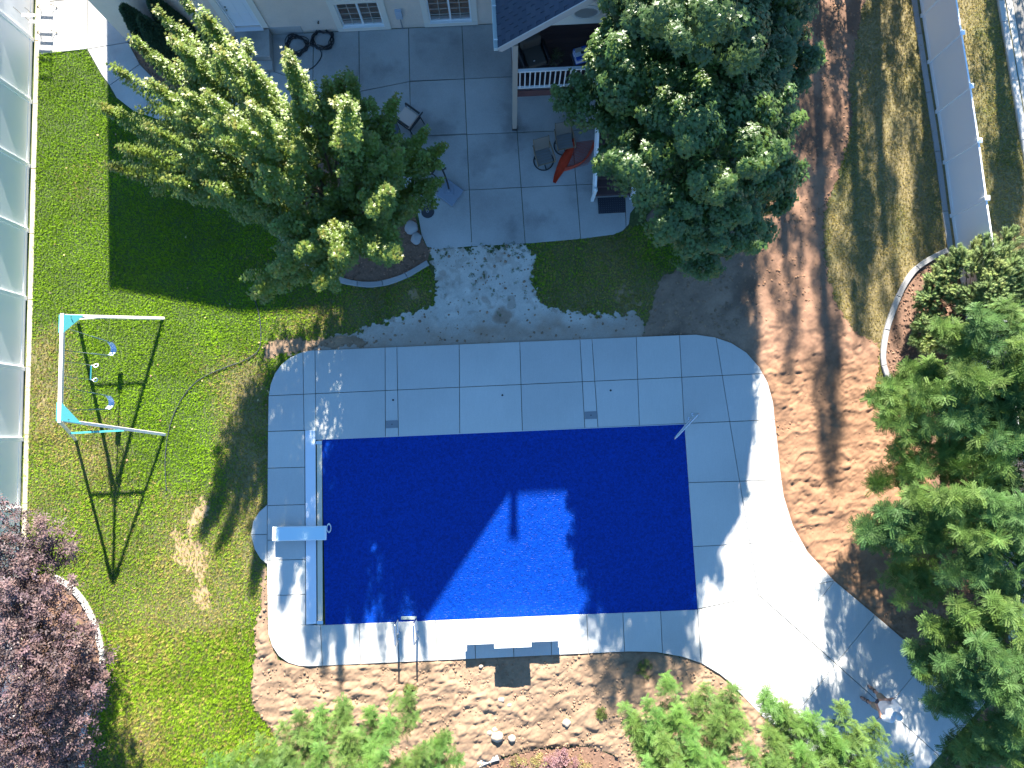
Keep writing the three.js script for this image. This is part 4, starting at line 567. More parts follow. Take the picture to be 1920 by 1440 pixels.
{ // orange hammock slumped on the patio
  const g = thing('hammock', 'bright orange hammock spread on the patio beside the swivel chairs', 'hammock', at(1075, 305, PATIO).setY(PATIO)), L = (x, y, h = 0.05) => at(x, y, h + PATIO).sub(g.position), m = std([0.62, 0.05, 0.012], 0.75, { side: THREE.DoubleSide }), m2 = std([0.5, 0.06, 0.03], 0.8);
  const ctr = [[1077, 258, 0.3], [1073, 270, 0.28], [1066, 284, 0.22], [1058, 300, 0.18], [1051, 316, 0.12], [1044, 330, 0.06], [1039, 343, 0.02]], wd = [0.12, 0.2, 0.3, 0.34, 0.3, 0.2, 0.1], rows = 60, cols = 22, pos = [], ix = [];
  const cc = new THREE.CatmullRomCurve3(ctr.map((q) => L(...q)));
  for (let i = 0; i <= rows; i++) { const t = i / rows, p = cc.getPointAt(t), f = t * 6, k = Math.min(5, Math.floor(f)), w = lerp(wd[k], wd[k + 1], f - k); for (let j = 0; j <= cols; j++) { const s = j / cols * 2 - 1, y = p.y * Math.cos(s * 1.45) + 0.022 * Math.sin(j * 2.4 + t * 9) + 0.025 * vn(i * 0.3, j * 0.4, 5) + 0.01; pos.push(p.x + s * w / 2 * 0.94, Math.max(0.006, y), p.z + s * w / 2 * 0.35); if (i < rows && j < cols) { const a = i * (cols + 1) + j; ix.push(a, a + 1, a + cols + 1, a + 1, a + cols + 2, a + cols + 1); } } }
  const b = new THREE.BufferGeometry(); b.setAttribute('position', new THREE.Float32BufferAttribute(pos, 3)); b.setIndex(ix); b.computeVertexNormals(); mk('cloth', b, m, g);
  const net = [], q = [[1073, 268], [1118, 262], [1103, 308], [1049, 322]], P = (u, v) => { const a = L(...q[0], 0.03).lerp(L(...q[1], 0.03), u), c = L(...q[3], 0.03).lerp(L(...q[2], 0.03), u); const r = a.lerp(c, v); r.y = 0.012 + 0.02 * vn(u * 6, v * 6, 3); return r; };
  for (let k = 0; k <= 26; k++) net.push(tube([0, 0.25, 0.5, 0.75, 1].map((t) => P(k / 26, t * (1 - 0.15 * Math.abs(k / 26 - 0.5)))), 0.004, 8, 4)); for (let k = 0; k <= 16; k++) net.push(tube([0, 0.25, 0.5, 0.75, 1].map((t) => P(t, k / 16)), 0.004, 8, 4));
  mk('net', net, m2, g); const edge = []; for (let j = 0; j < 4; j++) edge.push(tube([P(1, 0.1), P(0.95, 0.5), P(0.8, 0.85), P(0.45, 1), P(0.1, 1)].map((v) => v.clone().add(V(0.035 * j - 0.05, 0.012 * j, -0.03 * j))), 0.03 - 0.004 * j, 30, 6)); mk('gathered_edge', edge, std([0.56, 0.08, 0.04], 0.8), g);
}
// things on the deck (floor at 2.58 m)
const onDeck = (px, py) => at(px, py, 2.58);
{ const p = onDeck(1000, 118), g = thing('deck_armchair', 'brown upholstered armchair on the deck behind the white railing', 'armchair', p, 0.35), m = std([0.09, 0.075, 0.06], 0.9); mk('base', box(0.78, 0.3, 0.72, 0, 0.19, 0, 0.03), bronze, g); mk('seat_cushion', box(0.62, 0.17, 0.62, 0, 0.42, 0.04, 0.06), m, g); mk('back_cushion', box(0.64, 0.46, 0.18, 0, 0.68, -0.3, 0.07), m, g); for (const s of [-1, 1]) mk('arm', box(0.1, 0.3, 0.7, s * 0.38, 0.46, 0, 0.03), bronze, g); mk('tag', box(0.05, 0.004, 0.03, -0.06, 0.508, 0.2), white, g); }
{ const p = onDeck(978, 88), g = thing('side_table', 'small dark round side table with a wire rim on the deck', 'table', p); mk('rim', new THREE.TorusGeometry(0.19, 0.012, 8, 36).rotateX(Math.PI / 2).translate(0, 0.62, 0), std([0.3, 0.3, 0.32], 0.4, { metalness: 0.7 }), g); mk('top', new THREE.CylinderGeometry(0.19, 0.19, 0.01, 30).translate(0, 0.61, 0), std([0.03, 0.035, 0.04], 0.2), g); for (let k = 0; k < 3; k++) mk('leg', rod(V(0.2 * Math.cos(k * 2.1), 0, 0.2 * Math.sin(k * 2.1)), V(0.14 * Math.cos(k * 2.1), 0.61, 0.14 * Math.sin(k * 2.1)), 0.012), bronze, g); }
{ const p = onDeck(1086, 122), g = thing('deck_stool', 'dark cube stool carrying the blue package on the deck', 'stool', p, 0.3); mk('seat', box(0.5, 0.12, 0.5, 0, 0.36, 0, 0.04), std([0.035, 0.035, 0.04], 0.8), g); for (const [a, b] of [[-1, -1], [1, -1], [-1, 1], [1, 1]]) mk('leg', box(0.05, 0.3, 0.05, a * 0.2, 0.15, b * 0.2), bronze, g);
  const q = p.clone().setY(2.58 + 0.42), k = thing('package', 'blue and white printed package on the deck stool', 'box', q, 0.3); const cv = document.createElement('canvas'); cv.width = cv.height = 128; const x = cv.getContext('2d'); x.fillStyle = '#dfe6f2'; x.fillRect(0, 0, 128, 128); x.fillStyle = '#2a5fc0'; x.fillRect(0, 0, 128, 22); x.fillRect(0, 96, 128, 32); x.fillStyle = '#3e6fd0'; x.fillRect(8, 30, 40, 18); x.fillStyle = '#333'; x.fillRect(60, 50, 30, 30); x.fillStyle = '#b7c6e2'; x.fillRect(94, 30, 26, 50); const t = new THREE.CanvasTexture(cv); t.colorSpace = THREE.SRGBColorSpace; mk('carton', box(0.4, 0.3, 0.36, 0, 0.15, 0, 0.006), std([1, 1, 1], 0.5, { map: t }), k); mk('flap', box(0.2, 0.02, 0.12, -0.06, 0.311, -0.1), std([0.5, 0.45, 0.36], 0.7), k); }

// ---------- vegetation ----------
const UP = V(0, 1, 0);
function geoOf(tris) { const g = new THREE.BufferGeometry(); g.setAttribute('position', new THREE.Float32BufferAttribute(tris, 3)); g.computeVertexNormals(); return g; }
const mapleOutline = []; { const lob = [[-125, 0.5], [-62, 0.86], [0, 1.05], [62, 0.86], [125, 0.5]]; lob.forEach(([a, r], i) => { const q = a * Math.PI / 180; mapleOutline.push([Math.sin(q) * r, Math.cos(q) * r]); if (i < 4) { const b = (a + lob[i + 1][0]) / 2 * Math.PI / 180; mapleOutline.push([Math.sin(b) * 0.42, Math.cos(b) * 0.42]); } }); }
function addLeaf(out, base, dir, nrm, size, outline, cup) {
  const side = dir.clone().cross(nrm).normalize(), P = outline.map(([x, y]) => base.clone().addScaledVector(side, x * size).addScaledVector(dir, (y + 0.45) * size).addScaledVector(nrm, -cup * size * (x * x + y * y))), c = base.clone().addScaledVector(dir, 0.45 * size);
  for (let i = 0; i < P.length; i++) { const a = P[i], b = P[(i + 1) % P.length]; out.push(c.x, c.y, c.z, a.x, a.y, a.z, b.x, b.y, b.z); }
}
const oval = [[0, -0.45], [0.24, -0.1], [0.22, 0.3], [0, 0.75], [-0.22, 0.3], [-0.24, -0.1]];
function leafSprig(n, L, size, outline, cup, out, tiltUp) {
  const t = []; for (let i = 0; i < n; i++) { const u = (i + 0.5) / n, a = i * 2.4 + rnd(), r = V(Math.cos(a), 0, Math.sin(a)), dir = r.clone().multiplyScalar(out).add(V(0, tiltUp + rr(-0.35, 0.35), 0)).normalize(), nrm = UP.clone().add(r.clone().multiplyScalar(rr(-0.2, 0.7))).add(V(rr(-0.3, 0.3), 0, rr(-0.3, 0.3))); nrm.addScaledVector(dir, -nrm.dot(dir)).normalize(); addLeaf(t, V(0, L * u, 0).addScaledVector(r, 0.03), dir, nrm, size * rr(0.75, 1.15) * (1 - 0.25 * u), outline, cup); }
  return geoOf(t);
}
function frondSprig(n, len, pairs) { // feathery compound leaves
  const t = []; for (let i = 0; i < n; i++) {
    const a = i * 2.4 + rnd() * 0.8, el = rr(-0.1, 0.9), d = V(Math.cos(a) * Math.cos(el), Math.sin(el) * 0.8, Math.sin(a) * Math.cos(el)).normalize(), s = d.clone().cross(UP).normalize(), nn = s.clone().cross(d).normalize(), Ln = len * rr(0.7, 1.15), o = V(0, i / n * 0.16, 0);
    for (let k = 0; k < pairs; k++) { const u = (k + 1) / (pairs + 0.5), p = o.clone().addScaledVector(d, Ln * u).add(V(0, -0.09 * u * u * Ln * 4, 0)), ll = 0.078 * (1 - 0.45 * Math.abs(u - 0.45)); for (const sg of [-1, 1]) { const q = s.clone().multiplyScalar(sg).addScaledVector(d, 0.75).addScaledVector(nn, rr(-0.25, 0.35)).normalize(), w = d.clone().multiplyScalar(0.0088), e = p.clone().addScaledVector(q, ll), m = p.clone().addScaledVector(q, ll * 0.5); const A = m.clone().add(w), B = m.clone().sub(w); t.push(...p.toArray(), ...A.toArray(), ...e.toArray(), ...p.toArray(), ...e.toArray(), ...B.toArray()); } }
  }
  return geoOf(t);
}
function needleSprig(n, L, nl) { const t = []; for (let i = 0; i < n; i++) { const u = i / n, a = i * 2.4, r = V(Math.cos(a), 0, Math.sin(a)), d = r.multiplyScalar(0.8).add(V(0, 0.75, 0)).normalize(), p = V(0, L * u, 0), s = d.clone().cross(UP).normalize().multiplyScalar(0.006), e = p.clone().addScaledVector(d, nl * rr(0.8, 1.2)); t.push(...p.clone().add(s).toArray(), ...p.clone().sub(s).toArray(), ...e.toArray()); } return geoOf(t); }
function fanSprig(n, L) { const t = []; for (let i = 0; i < n; i++) { const a = i * 2.4, r = V(Math.cos(a), 0, Math.sin(a)), s = r.clone().cross(UP).normalize(), b = r.clone().multiplyScalar(0.01), tip = r.clone().multiplyScalar(L * rr(0.5, 0.9)).add(V(0, L * rr(0.7, 1.1), 0)), m = tip.clone().multiplyScalar(0.55), w = L * 0.2; const A = m.clone().addScaledVector(s, w), B = m.clone().addScaledVector(s, -w); t.push(...b.toArray(), ...A.toArray(), ...tip.toArray(), ...b.toArray(), ...tip.toArray(), ...B.toArray()); } return geoOf(t); }
seed(501);
const SPRIG = {
  maple: [0, 1, 2].map(() => leafSprig(9, 0.26, 0.078, mapleOutline, 0.14, 1, 0.15)),
  mapleBig: [0, 1, 2].map(() => leafSprig(8, 0.2, 0.112, mapleOutline, 0.16, 1, -0.1)),
  plum: [0, 1, 2].map(() => leafSprig(12, 0.26, 0.085, oval, 0.1, 0.8, 0.4)),
  locust: [0, 1, 2].map(() => frondSprig(7, 0.34, 12)),
  fluff: [0, 1, 2].map(() => frondSprig(9, 0.17, 8)),
  pine: [0, 1, 2].map(() => needleSprig(54, 0.24, 0.075)),
  cedar: [0, 1, 2].map(() => fanSprig(6, 0.14)),
  poplar: [0, 1].map(() => leafSprig(12, 0.4, 0.13, oval, 0.1, 1, 0.2)),
};
const leafMat = (rough, tr = 0.3, sp = 0.4) => new THREE.MeshPhysicalMaterial({ color: rgb(1, 1, 1), roughness: rough, transmission: tr, thickness: 0, side: THREE.DoubleSide, specularIntensity: sp });
const LEAF = { maple: leafMat(0.4, 0.4, 0.8), locust: leafMat(0.6, 0.35), plum: leafMat(0.55, 0.15), pine: std([1, 1, 1], 0.75, { side: THREE.DoubleSide }) };
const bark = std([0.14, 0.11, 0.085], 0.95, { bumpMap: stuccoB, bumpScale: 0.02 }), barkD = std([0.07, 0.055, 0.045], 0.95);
function foliage(parent, kinds, mat, list, name = 'foliage') { // list of {p, d, s, c}
  const m4 = new THREE.Matrix4(), q = new THREE.Quaternion(), q2 = new THREE.Quaternion(), col = new THREE.Color();
  kinds.forEach((g, k) => { const mine = list.filter((_, i) => i % kinds.length === k); if (!mine.length) return; const im = new THREE.InstancedMesh(g, mat, mine.length); im.name = name; im.userData.kind = 'stuff'; mine.forEach((e, i) => { q.setFromUnitVectors(UP, e.d); q2.setFromAxisAngle(UP, rnd() * 6.283); m4.compose(e.p, q.multiply(q2), V(e.s, e.s, e.s)); im.setMatrixAt(i, m4); im.setColorAt(i, col.setRGB(...e.c)); }); parent.add(shadowed(im)); });
}
const radial = (ax) => { const a = rnd() * 6.283, t = Math.abs(ax.y) > 0.9 ? V(1, 0, 0) : UP, s = ax.clone().cross(t).normalize(), u = ax.clone().cross(s); return s.multiplyScalar(Math.cos(a)).addScaledVector(u, Math.sin(a)); };
const tint = (c, v) => { const k = 1 + v * (rnd() * 2 - 1); return [c[0] * k * rr(0.9, 1.1), c[1] * k, c[2] * k * rr(0.85, 1.15)]; };
function plume(out, b, t, R, n, col, opt = {}) { // a leafy shoot from b to t
  const ax = t.clone().sub(b).normalize(), { tipCol, up = 0.3, s0 = 1, v = 0.18, sub = 3, solid = 0.45, pw = 0.75 } = opt, L = b.distanceTo(t);
  for (let i = 0; i < n; i++) { const u = Math.pow(rnd(), 0.85), w = R * Math.min(1, 1.2 * Math.pow(1 - u, pw) + 0.04) * (0.5 + 0.5 * smooth(0, 0.3, u)), r = radial(ax), f = solid + (1 - solid) * Math.sqrt(rnd()), p = b.clone().lerp(t, u).addScaledVector(r, w * f), d = r.multiplyScalar(0.75 * (1 - 0.6 * u)).addScaledVector(ax, 0.55 + u).addScaledVector(UP, up).normalize(); out.push({ p, d, s: s0 * rr(0.8, 1.15), c: tint(u > 0.975 && tipCol ? tipCol : col, v) }); }
  for (let k = 0; k < sub; k++) { const u = rr(0.15, 0.72), r = radial(ax), p = b.clone().lerp(t, u).addScaledVector(r, R * 0.35), e = p.clone().addScaledVector(r, R * rr(0.55, 0.95)).addScaledVector(ax, L * rr(0.12, 0.24)).addScaledVector(UP, R * 0.4); plume(out, p, e, R * rr(0.38, 0.55), Math.round(n * 0.16), col, { ...opt, sub: 0 }); }
}
function clump(out, c, R, n, col, opt = {}) { const { v = 0.2, flat = 0.75, s0 = 1, down = -0.25 } = opt; for (let i = 0; i < n; i++) { let y = rr(down, 1); const a = rnd() * 6.283, k = Math.sqrt(Math.max(0, 1 - y * y)), d = V(k * Math.cos(a), y, k * Math.sin(a)), f = Math.pow(rnd(), 0.35); out.push({ p: c.clone().add(V(d.x * R * f, d.y * R * f * flat, d.z * R * f)), d: d.clone().add(V(0, 0.35, 0)).add(V(rr(-0.3, 0.3), rr(-0.2, 0.2), rr(-0.3, 0.3))).normalize(), s: s0 * rr(0.8, 1.15), c: tint(col, v) }); } }
function tree(name, label, base, trunkTop, r0, kinds, mat, build, group, branches = []) {
  const g = thing(name, label, 'tree', V(base.x, 0, base.z), 0, group), out = []; build(out);
  const off = V(base.x, 0, base.z); out.forEach((e) => e.p.sub(off)); foliage(g, kinds, mat, out, 'crown');
  const t = trunkTop.clone().sub(off); mk('trunk', limb([V(0, -0.1, 0), V(0.04, t.y * 0.35, 0.03), V(-0.03, t.y * 0.7, 0.04), t], r0, r0 * 0.55, 9), bark, g);
  branches.forEach(([a, b, r]) => mk('branch', limb([a.clone().sub(off), a.clone().lerp(b, 0.4).sub(off).add(V(rr(-0.12, 0.12), -0.12, rr(-0.12, 0.12))), b.clone().sub(off)], r, r * 0.25, 6, 8), bark, g));
  return g;
}
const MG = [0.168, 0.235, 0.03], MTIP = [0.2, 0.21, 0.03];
seed(900);
{ // upright maple left of the patio
  const base = at(665, 430), top = V(base.x, 4.6, base.z), br = [];
  const tips = [[357, 17, 7.3], [390, 40, 7.6], [314, 42, 7.1], [339, 92, 7.6], [269, 92, 7.0], [229, 139, 6.8], [204, 206, 6.6], [351, 178, 8.0], [251, 283, 6.4], [226, 316, 6.0], [369, 278, 7.4], [468, 128, 8.4], [543, 115, 8.5], [650, 201, 8.6], [504, 325, 7.8], [420, 110, 8.3], [400, 190, 8.6], [440, 235, 8.7], [300, 170, 7.4], [300, 250, 7.2], [480, 210, 8.9], [330, 340, 6.6], [400, 350, 6.9],
    [616, 169, 6.8], [637, 163, 6.4], [660, 158, 6.6], [736, 199, 6.2], [788, 258, 5.6], [822, 281, 5.0], [745, 290, 6.6], [700, 265, 6.9], [815, 345, 4.6], [727, 360, 7.5], [742, 478, 7.0],
    [482, 548, 6.2], [530, 505, 6.4], [575, 465, 6.6], [635, 475, 6.8], [700, 440, 5.0], [600, 400, 5.4], [650, 350, 5.6], [560, 440, 5.2], [640, 430, 5.0], [760, 400, 5.2], [520, 430, 6.2], [600, 530, 6.0]];
  tree('maple_tree', 'tall upright maple with sunlit plumes left of the patio', base, top, 0.16, SPRIG.maple, LEAF.maple, (out) => {
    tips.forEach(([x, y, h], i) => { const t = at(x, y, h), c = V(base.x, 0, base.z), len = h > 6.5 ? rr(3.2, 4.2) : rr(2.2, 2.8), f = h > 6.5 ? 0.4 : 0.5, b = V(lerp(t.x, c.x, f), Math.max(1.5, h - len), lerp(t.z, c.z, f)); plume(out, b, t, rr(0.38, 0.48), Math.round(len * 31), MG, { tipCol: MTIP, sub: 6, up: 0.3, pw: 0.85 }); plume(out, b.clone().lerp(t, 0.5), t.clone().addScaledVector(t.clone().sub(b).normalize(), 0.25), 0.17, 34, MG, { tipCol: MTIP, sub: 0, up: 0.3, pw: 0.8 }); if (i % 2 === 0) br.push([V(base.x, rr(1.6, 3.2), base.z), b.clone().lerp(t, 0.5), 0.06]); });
    for (let k = 0; k < 9; k++) { const a = rnd() * 6.283, d = Math.sqrt(rnd()) * 1.7, h = rr(3.2, 4.8), t = V(base.x - 0.6 + Math.cos(a) * d, h, base.z + Math.sin(a) * d), b = V(lerp(t.x, base.x, 0.3), Math.max(1.6, h - 2), lerp(t.z, base.z, 0.3)); plume(out, b, t, rr(0.4, 0.55), 80, MG, { sub: 2 }); }
  }, undefined, br);
}
seed(950);
const CROWN = [[1085, 190], [1135, 115], [1158, 40], [1170, -300], [1470, -300], [1475, 60], [1470, 150], [1445, 240], [1430, 330], [1425, 410], [1360, 455], [1275, 480], [1255, 440], [1215, 385], [1180, 330], [1168, 262], [1105, 225]]; // how far the joined crowns reach, seen from the drone
const mapleDome = (name, label, base, R, H, hc, n, col, extra, seedN) => { const br = []; return tree(name, label, base, V(base.x, H * 0.5, base.z), 0.2, SPRIG.mapleBig, LEAF.maple, (out) => {
  const pts = []; for (let k = 0; k < n; k++) { const y = 1 - 1.35 * (k + 0.5) / n, a = k * 2.39996 + rr(-0.2, 0.2), q = Math.sqrt(Math.max(0.02, 1 - y * y)), f = rr(0.78, 1.02); pts.push([V(base.x + Math.cos(a) * q * R * f, hc + (y > 0 ? y * (H - hc) : y * (hc - 1.6)) * f, base.z + Math.sin(a) * q * R * f), rr(0.5, 0.85)]); }
  for (let k = 0; k < n * 0.35; k++) { const a = rnd() * 6.283, d = Math.sqrt(rnd()) * R * 0.6; pts.push([V(base.x + Math.cos(a) * d, rr(2.4, hc + (H - hc) * 0.6), base.z + Math.sin(a) * d), rr(0.5, 0.8)]); }
  const inside = (p) => { const h = HC - p.y, dep = h * CT - p.z * ST, x = 960 + F * p.x / dep, y = 720 + F * (p.z * CT + h * ST) / dep; let c = false; for (let i = 0, j = CROWN.length - 1; i < CROWN.length; j = i++) { const [xi, yi] = CROWN[i], [xj, yj] = CROWN[j]; if (yi > y !== yj > y && x < (xj - xi) * (y - yi) / (yj - yi) + xi) c = !c; } return c; };
  for (const e of extra) pts.push([at(e[0], e[1], e[2]), e[3]]);
  for (let k = pts.length - 1; k >= 0; k--) if (!inside(pts[k][0])) pts.splice(k, 1);
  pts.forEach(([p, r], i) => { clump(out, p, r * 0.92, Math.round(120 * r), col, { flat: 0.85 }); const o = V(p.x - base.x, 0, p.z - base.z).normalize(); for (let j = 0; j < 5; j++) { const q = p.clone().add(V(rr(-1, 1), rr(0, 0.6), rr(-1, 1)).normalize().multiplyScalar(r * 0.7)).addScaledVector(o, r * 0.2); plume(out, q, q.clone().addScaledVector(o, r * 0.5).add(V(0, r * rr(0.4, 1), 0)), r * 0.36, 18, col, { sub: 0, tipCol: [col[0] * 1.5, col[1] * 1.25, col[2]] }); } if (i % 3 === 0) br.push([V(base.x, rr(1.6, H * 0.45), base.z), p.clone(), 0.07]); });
}, undefined, br); };
mapleDome('maple_tree', 'big dense maple right of the covered deck, half in shade', at(1222, 410), 2.55, 8.3, 4.2, 50, [0.085, 0.152, 0.03], [[1095, 205, 5.2, 0.6], [1088, 228, 4.6, 0.5], [1155, 140, 6.4, 0.65], [1185, 95, 7.0, 0.65], [1205, 65, 7.4, 0.7], [1250, 60, 7.4, 0.7], [1125, 245, 4.6, 0.55], [1170, 160, 7.2, 0.8], [1430, 400, 3.4, 0.6], [1300, 470, 3.4, 0.7], [1245, 490, 2.6, 0.5], [1240, 445, 3.6, 0.7], [1160, 330, 4.0, 0.6], [1190, 385, 3.6, 0.6], [1380, 455, 2.8, 0.6], [1420, 330, 4.8, 0.7], [1390, 250, 5.8, 0.8], [1340, 290, 6.6, 0.8], [1300, 200, 7.6, 0.8]]);
seed(990);
mapleDome('maple_tree', 'dark maple by the house corner behind the other maples', at(1310, 160), 1.75, 9.4, 5.0, 34, [0.07, 0.125, 0.026], [[1465, 60, 5.2, 0.7], [1460, 130, 4.6, 0.7], [1440, 210, 4.2, 0.6], [1465, 20, 5.4, 0.7], [1195, 15, 7.6, 0.65], [1240, 5, 8.6, 0.8], [1190, 60, 6.6, 0.6], [1300, 20, 9.6, 0.9], [1370, 60, 8.4, 0.9], [1420, 100, 6.6, 0.8], [1410, 180, 5.6, 0.7]]);
// trees beyond the top of the picture, known by their long shadows
seed(1010);
function tallTree(x, z, h, R, label, dens) {
  const base = V(x, 0, z); tree('poplar_tree', label, base, V(x, h * 0.8, z), 0.22, SPRIG.poplar, LEAF.maple, (out) => { for (let k = 0; k < dens; k++) { const u = Math.pow(rnd(), 0.9), a = rnd() * 6.283, r = R * (0.12 + 0.88 * Math.pow(1 - u, 0.8)) * rr(0.35, 1), b = V(x + Math.cos(a) * r * 0.4, 1.5 + u * (h - 3), z + Math.sin(a) * r * 0.4), t = V(x + Math.cos(a) * r, b.y + rr(1.0, 2.2), z + Math.sin(a) * r); plume(out, b, t, rr(0.22, 0.34), 15, [0.07, 0.12, 0.03], { sub: 1 }); } }, 'tall trees beyond the house', []);
}
[[9.2, -20, 10.6, 1.6, 34], [11.7, -18.6, 9.0, 1.5, 40], [14.2, -19.2, 8.9, 1.7, 38], [10.5, -22.5, 14.9, 1.6, 54], [7.9, -18.4, 10.2, 1.4, 30], [16.8, -18.6, 7.6, 1.7, 46], [12.6, -23, 12.6, 1.6, 34]].forEach(([x, z, h, R, n], i) => tallTree(x, z, h, R, ['broad poplar past the top edge near the dark maple', 'short poplar above the bare soil strip', 'poplar above the dry lawn by the right fence', 'tallest poplar past the top edge, behind the others', 'poplar nearest the house corner', 'small poplar outside the right fence by the street', 'slender tall poplar behind the dry lawn'][i], n));
// feathery locusts on the right
seed(1100);
const LG = [0.085, 0.17, 0.045], LG2 = [0.12, 0.205, 0.042];
function locust(label, bpx, top, tips, rnd2, col, dens = 1) {
  const base = at(...bpx), br = [], tt = V(base.x, top, base.z);
  tree('locust_tree', label, base, tt, 0.13, SPRIG.locust, LEAF.locust, (out) => {
    const all = tips.map((t) => at(...t)); for (let k = 0; k < rnd2[0]; k++) { const a = rnd() * 6.283, d = Math.sqrt(rnd()) * rnd2[1]; all.push(V(base.x + 0.9 + Math.cos(a) * d, rnd2[2] - 0.22 * d * d + rr(-0.7, 0.5), base.z + Math.sin(a) * d)); }
    all.forEach((t, i) => { const d = t.clone().sub(tt); d.y = 0; const L = Math.max(0.8, Math.min(1.7, d.length() * 0.6)), b = t.clone().addScaledVector(d.normalize(), -L).add(V(0, -0.35, 0)); plume(out, b, t, rr(0.26, 0.38), Math.round((dens < 1 ? 32 : 26) * L * dens), rnd() < 0.5 ? col : LG2, { sub: 4, up: 0.55, v: 0.28, solid: 0.2, pw: 0.6, s0: dens < 0.9 ? 0.8 : 0.95 }); br.push([V(base.x, top * rr(0.5, 1), base.z), b.clone().lerp(t, 0.4), 0.035]); });
  }, 'feathery locusts along the right side', br);
}
locust('feathery locust beside the curved kerb, upper one on the right', [1760, 760], 3.6, [[1632, 745, 3.8], [1668, 712, 3.6], [1650, 790, 4.0], [1672, 850, 3.8], [1635, 912, 3.5], [1700, 690, 3.6], [1760, 610, 4.6], [1830, 580, 5.2], [1880, 560, 5.2], [1900, 640, 5.4], [1720, 740, 4.6], [1740, 800, 4.8], [1790, 700, 5.2], [1700, 900, 4.2], [1800, 880, 4.6], [1770, 850, 4.2], [1830, 840, 4.6], [1850, 900, 4.4], [1820, 930, 4], [1880, 860, 4.6], [1780, 900, 3.6]], [40, 2.6, 4.7], LG);
locust('feathery locust in the middle of the right side, over the red soil', [1750, 985], 3.6, [[1605, 985, 3.9], [1618, 1012, 3.6], [1650, 960, 4.2], [1690, 1000, 4.2], [1700, 930, 4.6], [1660, 1090, 2.6], [1690, 1130, 3.4], [1760, 920, 5.2], [1800, 1000, 5.4], [1850, 930, 5.6], [1900, 1000, 5.6], [1770, 1080, 5.0]], [38, 2.5, 4.7], LG);
locust('feathery locust over the far end of the walkway by the man', [1800, 1250], 3.6, [[1708, 1215, 3.6], [1722, 1260, 3.6], [1745, 1310, 3.6], [1740, 1170, 4.2], [1790, 1130, 4.8], [1860, 1120, 5.2], [1830, 1200, 5.2], [1860, 1290, 5.2], [1900, 1370, 4.8], [1840, 1380, 4.4], [1800, 1420, 3.6], [1890, 1230, 5.2], [1770, 1240, 4.6], [1820, 1440, 3.2], [1880, 1430, 4], [1775, 1440, 2.4], [1905, 1320, 4.6], [1850, 1430, 2.6], [1900, 1460, 3.4]], [34, 2.4, 4.9], LG);
// locusts whose crowns lean in from below the picture
locust('feathery locust at the bottom, left of the pinkish shrub', [650, 1530], 2.6, [[640, 1312, 2.6], [600, 1330, 2.6], [560, 1340, 2.6], [700, 1330, 2.6], [770, 1305, 2.4], [530, 1365, 2.4], [490, 1385, 2.0], [840, 1380, 2.0], [735, 1350, 3], [660, 1370, 3.2], [600, 1400, 3.2], [800, 1400, 2.8], [540, 1410, 2.8], [720, 1410, 3.4], [455, 1400, 1.8], [430, 1420, 1.8], [860, 1420, 2], [680, 1440, 3.4], [480, 1430, 2.4], [390, 1415, 1.4]], [0, 0, 0], [0.12, 0.235, 0.045], 0.62);
locust('feathery locust at the bottom, between soil and walkway', [1290, 1530], 2.8, [[1250, 1272, 2.6], [1215, 1318, 2.6], [1190, 1360, 2.4], [1270, 1330, 3], [1240, 1380, 3.2], [1322, 1290, 2.6], [1345, 1345, 3], [1372, 1292, 2.8], [1382, 1340, 3], [1210, 1420, 3], [1300, 1400, 3.4], [1350, 1420, 3.4], [1170, 1330, 2.2], [1260, 1430, 3.4]], [0, 0, 0], [0.12, 0.235, 0.045], 0.7);
locust('feathery locust at the bottom, overhanging the walkway below the man', [1500, 1540], 3, [[1432, 1295, 3], [1468, 1322, 3.2], [1505, 1330, 3.2], [1440, 1370, 3.4], [1578, 1325, 3.2], [1555, 1370, 3.4], [1500, 1400, 3.6], [1610, 1375, 3.2], [1450, 1425, 3.6], [1560, 1430, 3.6], [1640, 1360, 2.8], [1620, 1430, 3.4], [1400, 1400, 3.4], [1695, 1420, 2.6]], [0, 0, 0], [0.12, 0.235, 0.045], 0.75);
